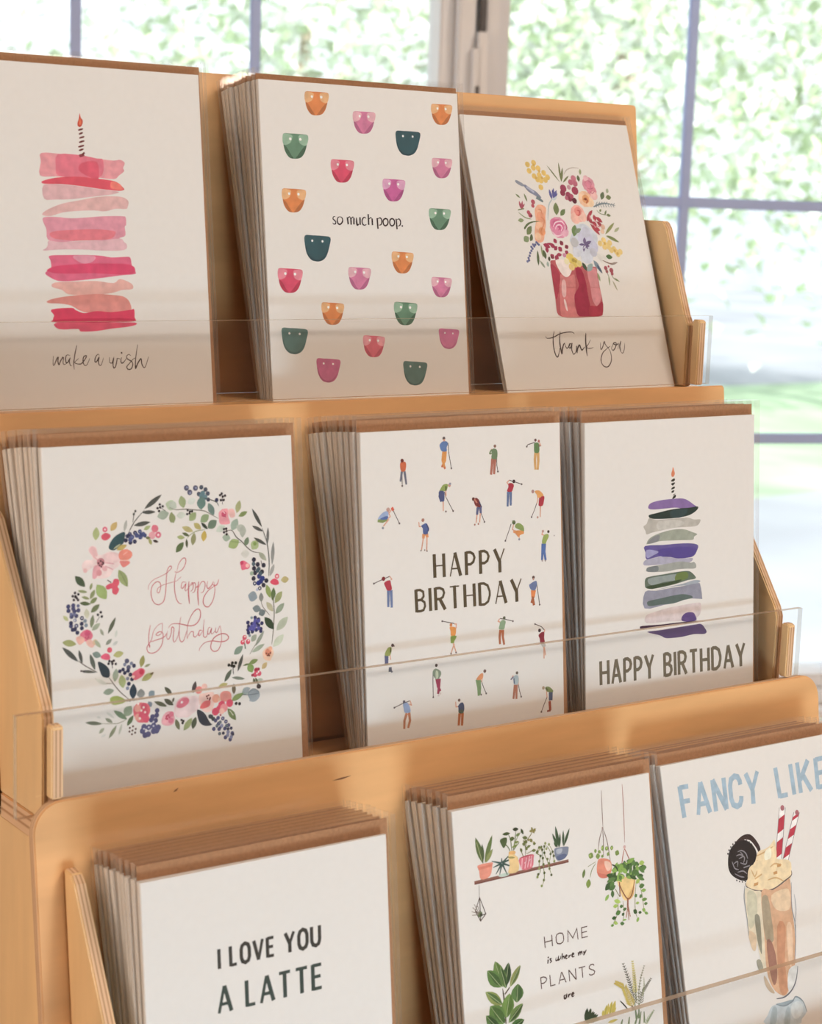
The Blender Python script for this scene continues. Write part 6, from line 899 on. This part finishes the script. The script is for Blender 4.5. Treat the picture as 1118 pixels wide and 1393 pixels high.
def print_art(bm, lay, key, H, W):
    placed = []
    for item in ART[key]:
        kind, col = item[0], ink(item[1:4])
        nw = (0, 0, 2, 2, 1, 1)[kind]
        w = [q / 20 for q in item[4:4 + nw]]; v = [q / 20 for q in item[4 + nw:]]
        p = list(zip(v[::2], v[1::2]))
        polys = []
        if kind == 0: polys = [smooth_pts(p, True, 3)]
        elif kind == 1: polys = [p]
        elif kind == 2: polys = ribbon(smooth_pts(p, False), w[0] * 1.15, w[1] * 1.15, True)
        elif kind == 3: polys = ribbon(p, w[0], w[1], False)
        elif kind == 4:
            (x0, y0), (x1, y1) = p; L = math.hypot(x1 - x0, y1 - y0) or 1e-6; dx, dy = (x1 - x0) / L, (y1 - y0) / L
            q = []
            for t, s in ((0, 0), (.12, .42), (.3, .85), (.5, 1), (.7, .82), (.88, .42), (1, 0), (.88, -.42), (.7, -.82), (.5, -1), (.3, -.85), (.12, -.42)):
                hw = min(w[0], L * 1.1) / 2 * s; q.append((x0 + dx * L * t - dy * hw, y0 + dy * L * t + dx * hw))
            polys = [q]
        elif kind == 5:
            r = w[0]; polys = [[(p[0][0] + r * math.cos(a * math.pi / 5), p[0][1] + r * math.sin(a * math.pi / 5)) for a in range(10)]]
        if not polys: continue
        xs = [q[0] for g in polys for q in g]; ys = [q[1] for g in polys for q in g]
        b = (min(xs), max(xs), min(ys), max(ys)); lv = 1
        for c, l in placed:
            if l >= lv and b[0] < c[1] and b[1] > c[0] and b[2] < c[3] and b[3] > c[2]: lv = l + 1
        placed.append((b, lv))
        y = -0.02e-3 - STEP * lv
        for g in polys:
            cl = [(min(max(q[0], .3), W - .3), min(max(q[1], .3), H - .3)) for q in g]
            try: f = bm.faces.new([bm.verts.new((q[0] / 1000, y, (H - q[1]) / 1000)) for q in cl])
            except ValueError: continue
            f.normal_update()
            if f.normal.y > 0: f.normal_flip()
            f.material_index = 1
            for lp in f.loops: lp[lay] = col
def card_mesh(W, H, tb, tt, key=None):
    """folded card: flat front, rounded spine on the left, back leaf; thickness grows from foot to head"""
    bm = bmesh.new(); lay = bm.loops.layers.float_color.new('ink')
    prof = [(.12, .06), (.5, 0), (W - .1, 0), (W, .12), (W, .35), (W - .1, .42), (W * .55, .62), (6, .95), (1.2, 1.0), (.35, .86), (.02, .55), (0, .3)]
    rows = []
    for z in (0.2, H * .25, H * .5, H * .75, H):
        k = tb + (tt - tb) * z / H
        rows.append([bm.verts.new((x / 1000, y * k / 1000, z / 1000)) for x, y in prof])
    n = len(prof)
    for A, B in zip(rows, rows[1:]):
        for i in range(n): bm.faces.new((A[i], A[(i + 1) % n], B[(i + 1) % n], B[i]))
    bm.faces.new(rows[0][::-1]); bm.faces.new(rows[-1])
    if key: print_art(bm, lay, key, H, W)
    me = bpy.data.meshes.new('card'); bm.to_mesh(me); bm.free()
    me.materials.append(M_PAPER); me.materials.append(M_INK)
    return me
def wedge_mesh(name, x0, x1, z0, z1, yb0, yt0, yb1, yt1, H, mats, open_front=False):
    """thin slab whose front and back distances grow linearly with height"""
    bm = bmesh.new()
    f0 = lambda z: yb0 + (yt0 - yb0) * z / H
    f1 = lambda z: yb1 + (yt1 - yb1) * z / H
    v = [bm.verts.new(mm(x, f(z), z)) for z in (z0, z1) for f in (f0, f1) for x in (x0, x1)]
    for q, k in (((0, 2, 3, 1), 1), ((4, 5, 7, 6), 0), ((0, 1, 5, 4), 0), ((2, 6, 7, 3), 0), ((0, 4, 6, 2), 1), ((1, 3, 7, 5), 1)):
        f = bm.faces.new([v[i] for i in q]); f.material_index = k if len(mats) > 1 else 0
    if name == 'sleeve':
        bmesh.ops.bevel(bm, geom=[e for e in bm.edges if abs((e.verts[0].co - e.verts[1].co).normalized().z) > .9], offset=.0005, segments=2, affect='EDGES')
    me = bpy.data.meshes.new(name); bm.to_mesh(me); bm.free()
    for M in mats: me.materials.append(M)
    return me

# stack: key, number of cards, back card bottom offset (mm), back card top y (mm), envelope margin right and up, description
STACKS = [
    ('C1', 9, 11, 752, 2.2, 4.0, 'pink brushstroke cake card reading make a wish, top tier left', 'the pink cake card'),
    ('C2', 9, 11, 752, 2.0, 3.2, 'card printed with coloured diapers reading so much poop, top tier middle', 'the diaper patterned card'),
    ('C3', 3, 2.2, 753, 1.8, 3.4, 'thank you card with flowers in a red vase, top tier right', 'the flower vase card'),
    ('D1', 8, 10, 681, 3.6, 5.0, 'Happy Birthday card with floral wreath and red script, middle tier left', 'the floral wreath card'),
    ('D2', 9, 13, 682, 3.2, 5.0, 'Happy Birthday card scattered with small golfers, middle tier middle', 'the golfers card'),
    ('D3', 6, 9, 668, 2.2, 5.0, 'Happy Birthday card with purple and green cake, middle tier right', 'the purple cake card'),
    ('E1', 9, 14, 614.5, 3.2, 5.4, 'I love you a latte card, bottom tier left', 'the latte card'),
    ('E2', 7, 13, 615, 4.0, 5.6, 'Home is where my plants are card with potted plants, bottom tier middle', 'the potted plants card'),
    ('E3', 6, 9, 615, 3.4, 5.0, 'Fancy like card with a milkshake and straws, bottom tier right', 'the milkshake card'),
]
ORD = ['front', 'second', 'third', 'fourth', 'fifth', 'sixth', 'seventh', 'eighth', 'ninth']
for key, n, db, ytop, er, eu, desc, behind in STACKS:
    x, y0, z0, lean, W, H = CARDS[key]
    yt0 = y0 + H * math.sin(lean)
    if n > 1:
        lean_b = math.asin((ytop - (y0 + db)) / (H + eu))
        pb, pt = db / (n - 1), (ytop - yt0) / (n - 1)
    else: pb, pt = 1.2, 2.0
    pb = min(max(pb, .9), 1.6); pt = min(max(pt, 1.0), 4.6)
    c0, c1 = pb * .84, pt * .86                         # card thickness at foot and head
    e0, e1 = pb * .92, pt * .93                         # envelope back
    me_front = card_mesh(W, H, c0, c1, key)
    me_plain = card_mesh(W, H, c0, c1) if n > 1 else None
    me_env = wedge_mesh('envelope', .9, W + er, 0, H + eu, c0 * 1.02, c1 * 1.02, e0, e1, H, [M_KRAFT])
    me_slv = wedge_mesh('sleeve', -1.3, W + er + 1.7, -.0, H + eu + 2.0, -.10, -.14, e0 + .03, e1 + .04, H, [M_SLEEVE, M_SEAM])
    rnd = random.Random(key)
    proto = None
    for i in range(n):
        t = i / (n - 1) if n > 1 else 0
        l = lean + (lean_b - lean) * t if n > 1 else lean
        if i == 0 or i == 1:
            root = empty('greeting_card', (0, 0, 0))
            parts = [('card', me_front if i == 0 else me_plain), ('envelope', me_env), ('sleeve', me_slv)]
            for nm, me in parts:
                p = bpy.data.objects.new(nm, me); C.objects.link(p); p.parent = root
            if i == 1: proto = root
        else:
            root = proto.copy(); C.objects.link(root)
            for ch in proto.children:
                c = ch.copy(); C.objects.link(c); c.parent = root
        dx = rnd.uniform(-.7, .5) if i else 0
        root.location = mm(x + dx, y0 + db * t, z0 + 1200)
        root.rotation_euler = (-l, 0, 0)
        if n == 1: tag(root, desc, 'greeting card')
        elif i == 0: tag(root, desc, 'greeting card', 'cards stacked with ' + behind)
        else:
            tag(root, ('rearmost sleeved card of the stack behind %s' % behind) if i == n - 1 else
                '%s sleeved card from the front of the stack behind %s' % (ORD[i], behind), 'greeting card', 'cards stacked with ' + behind)
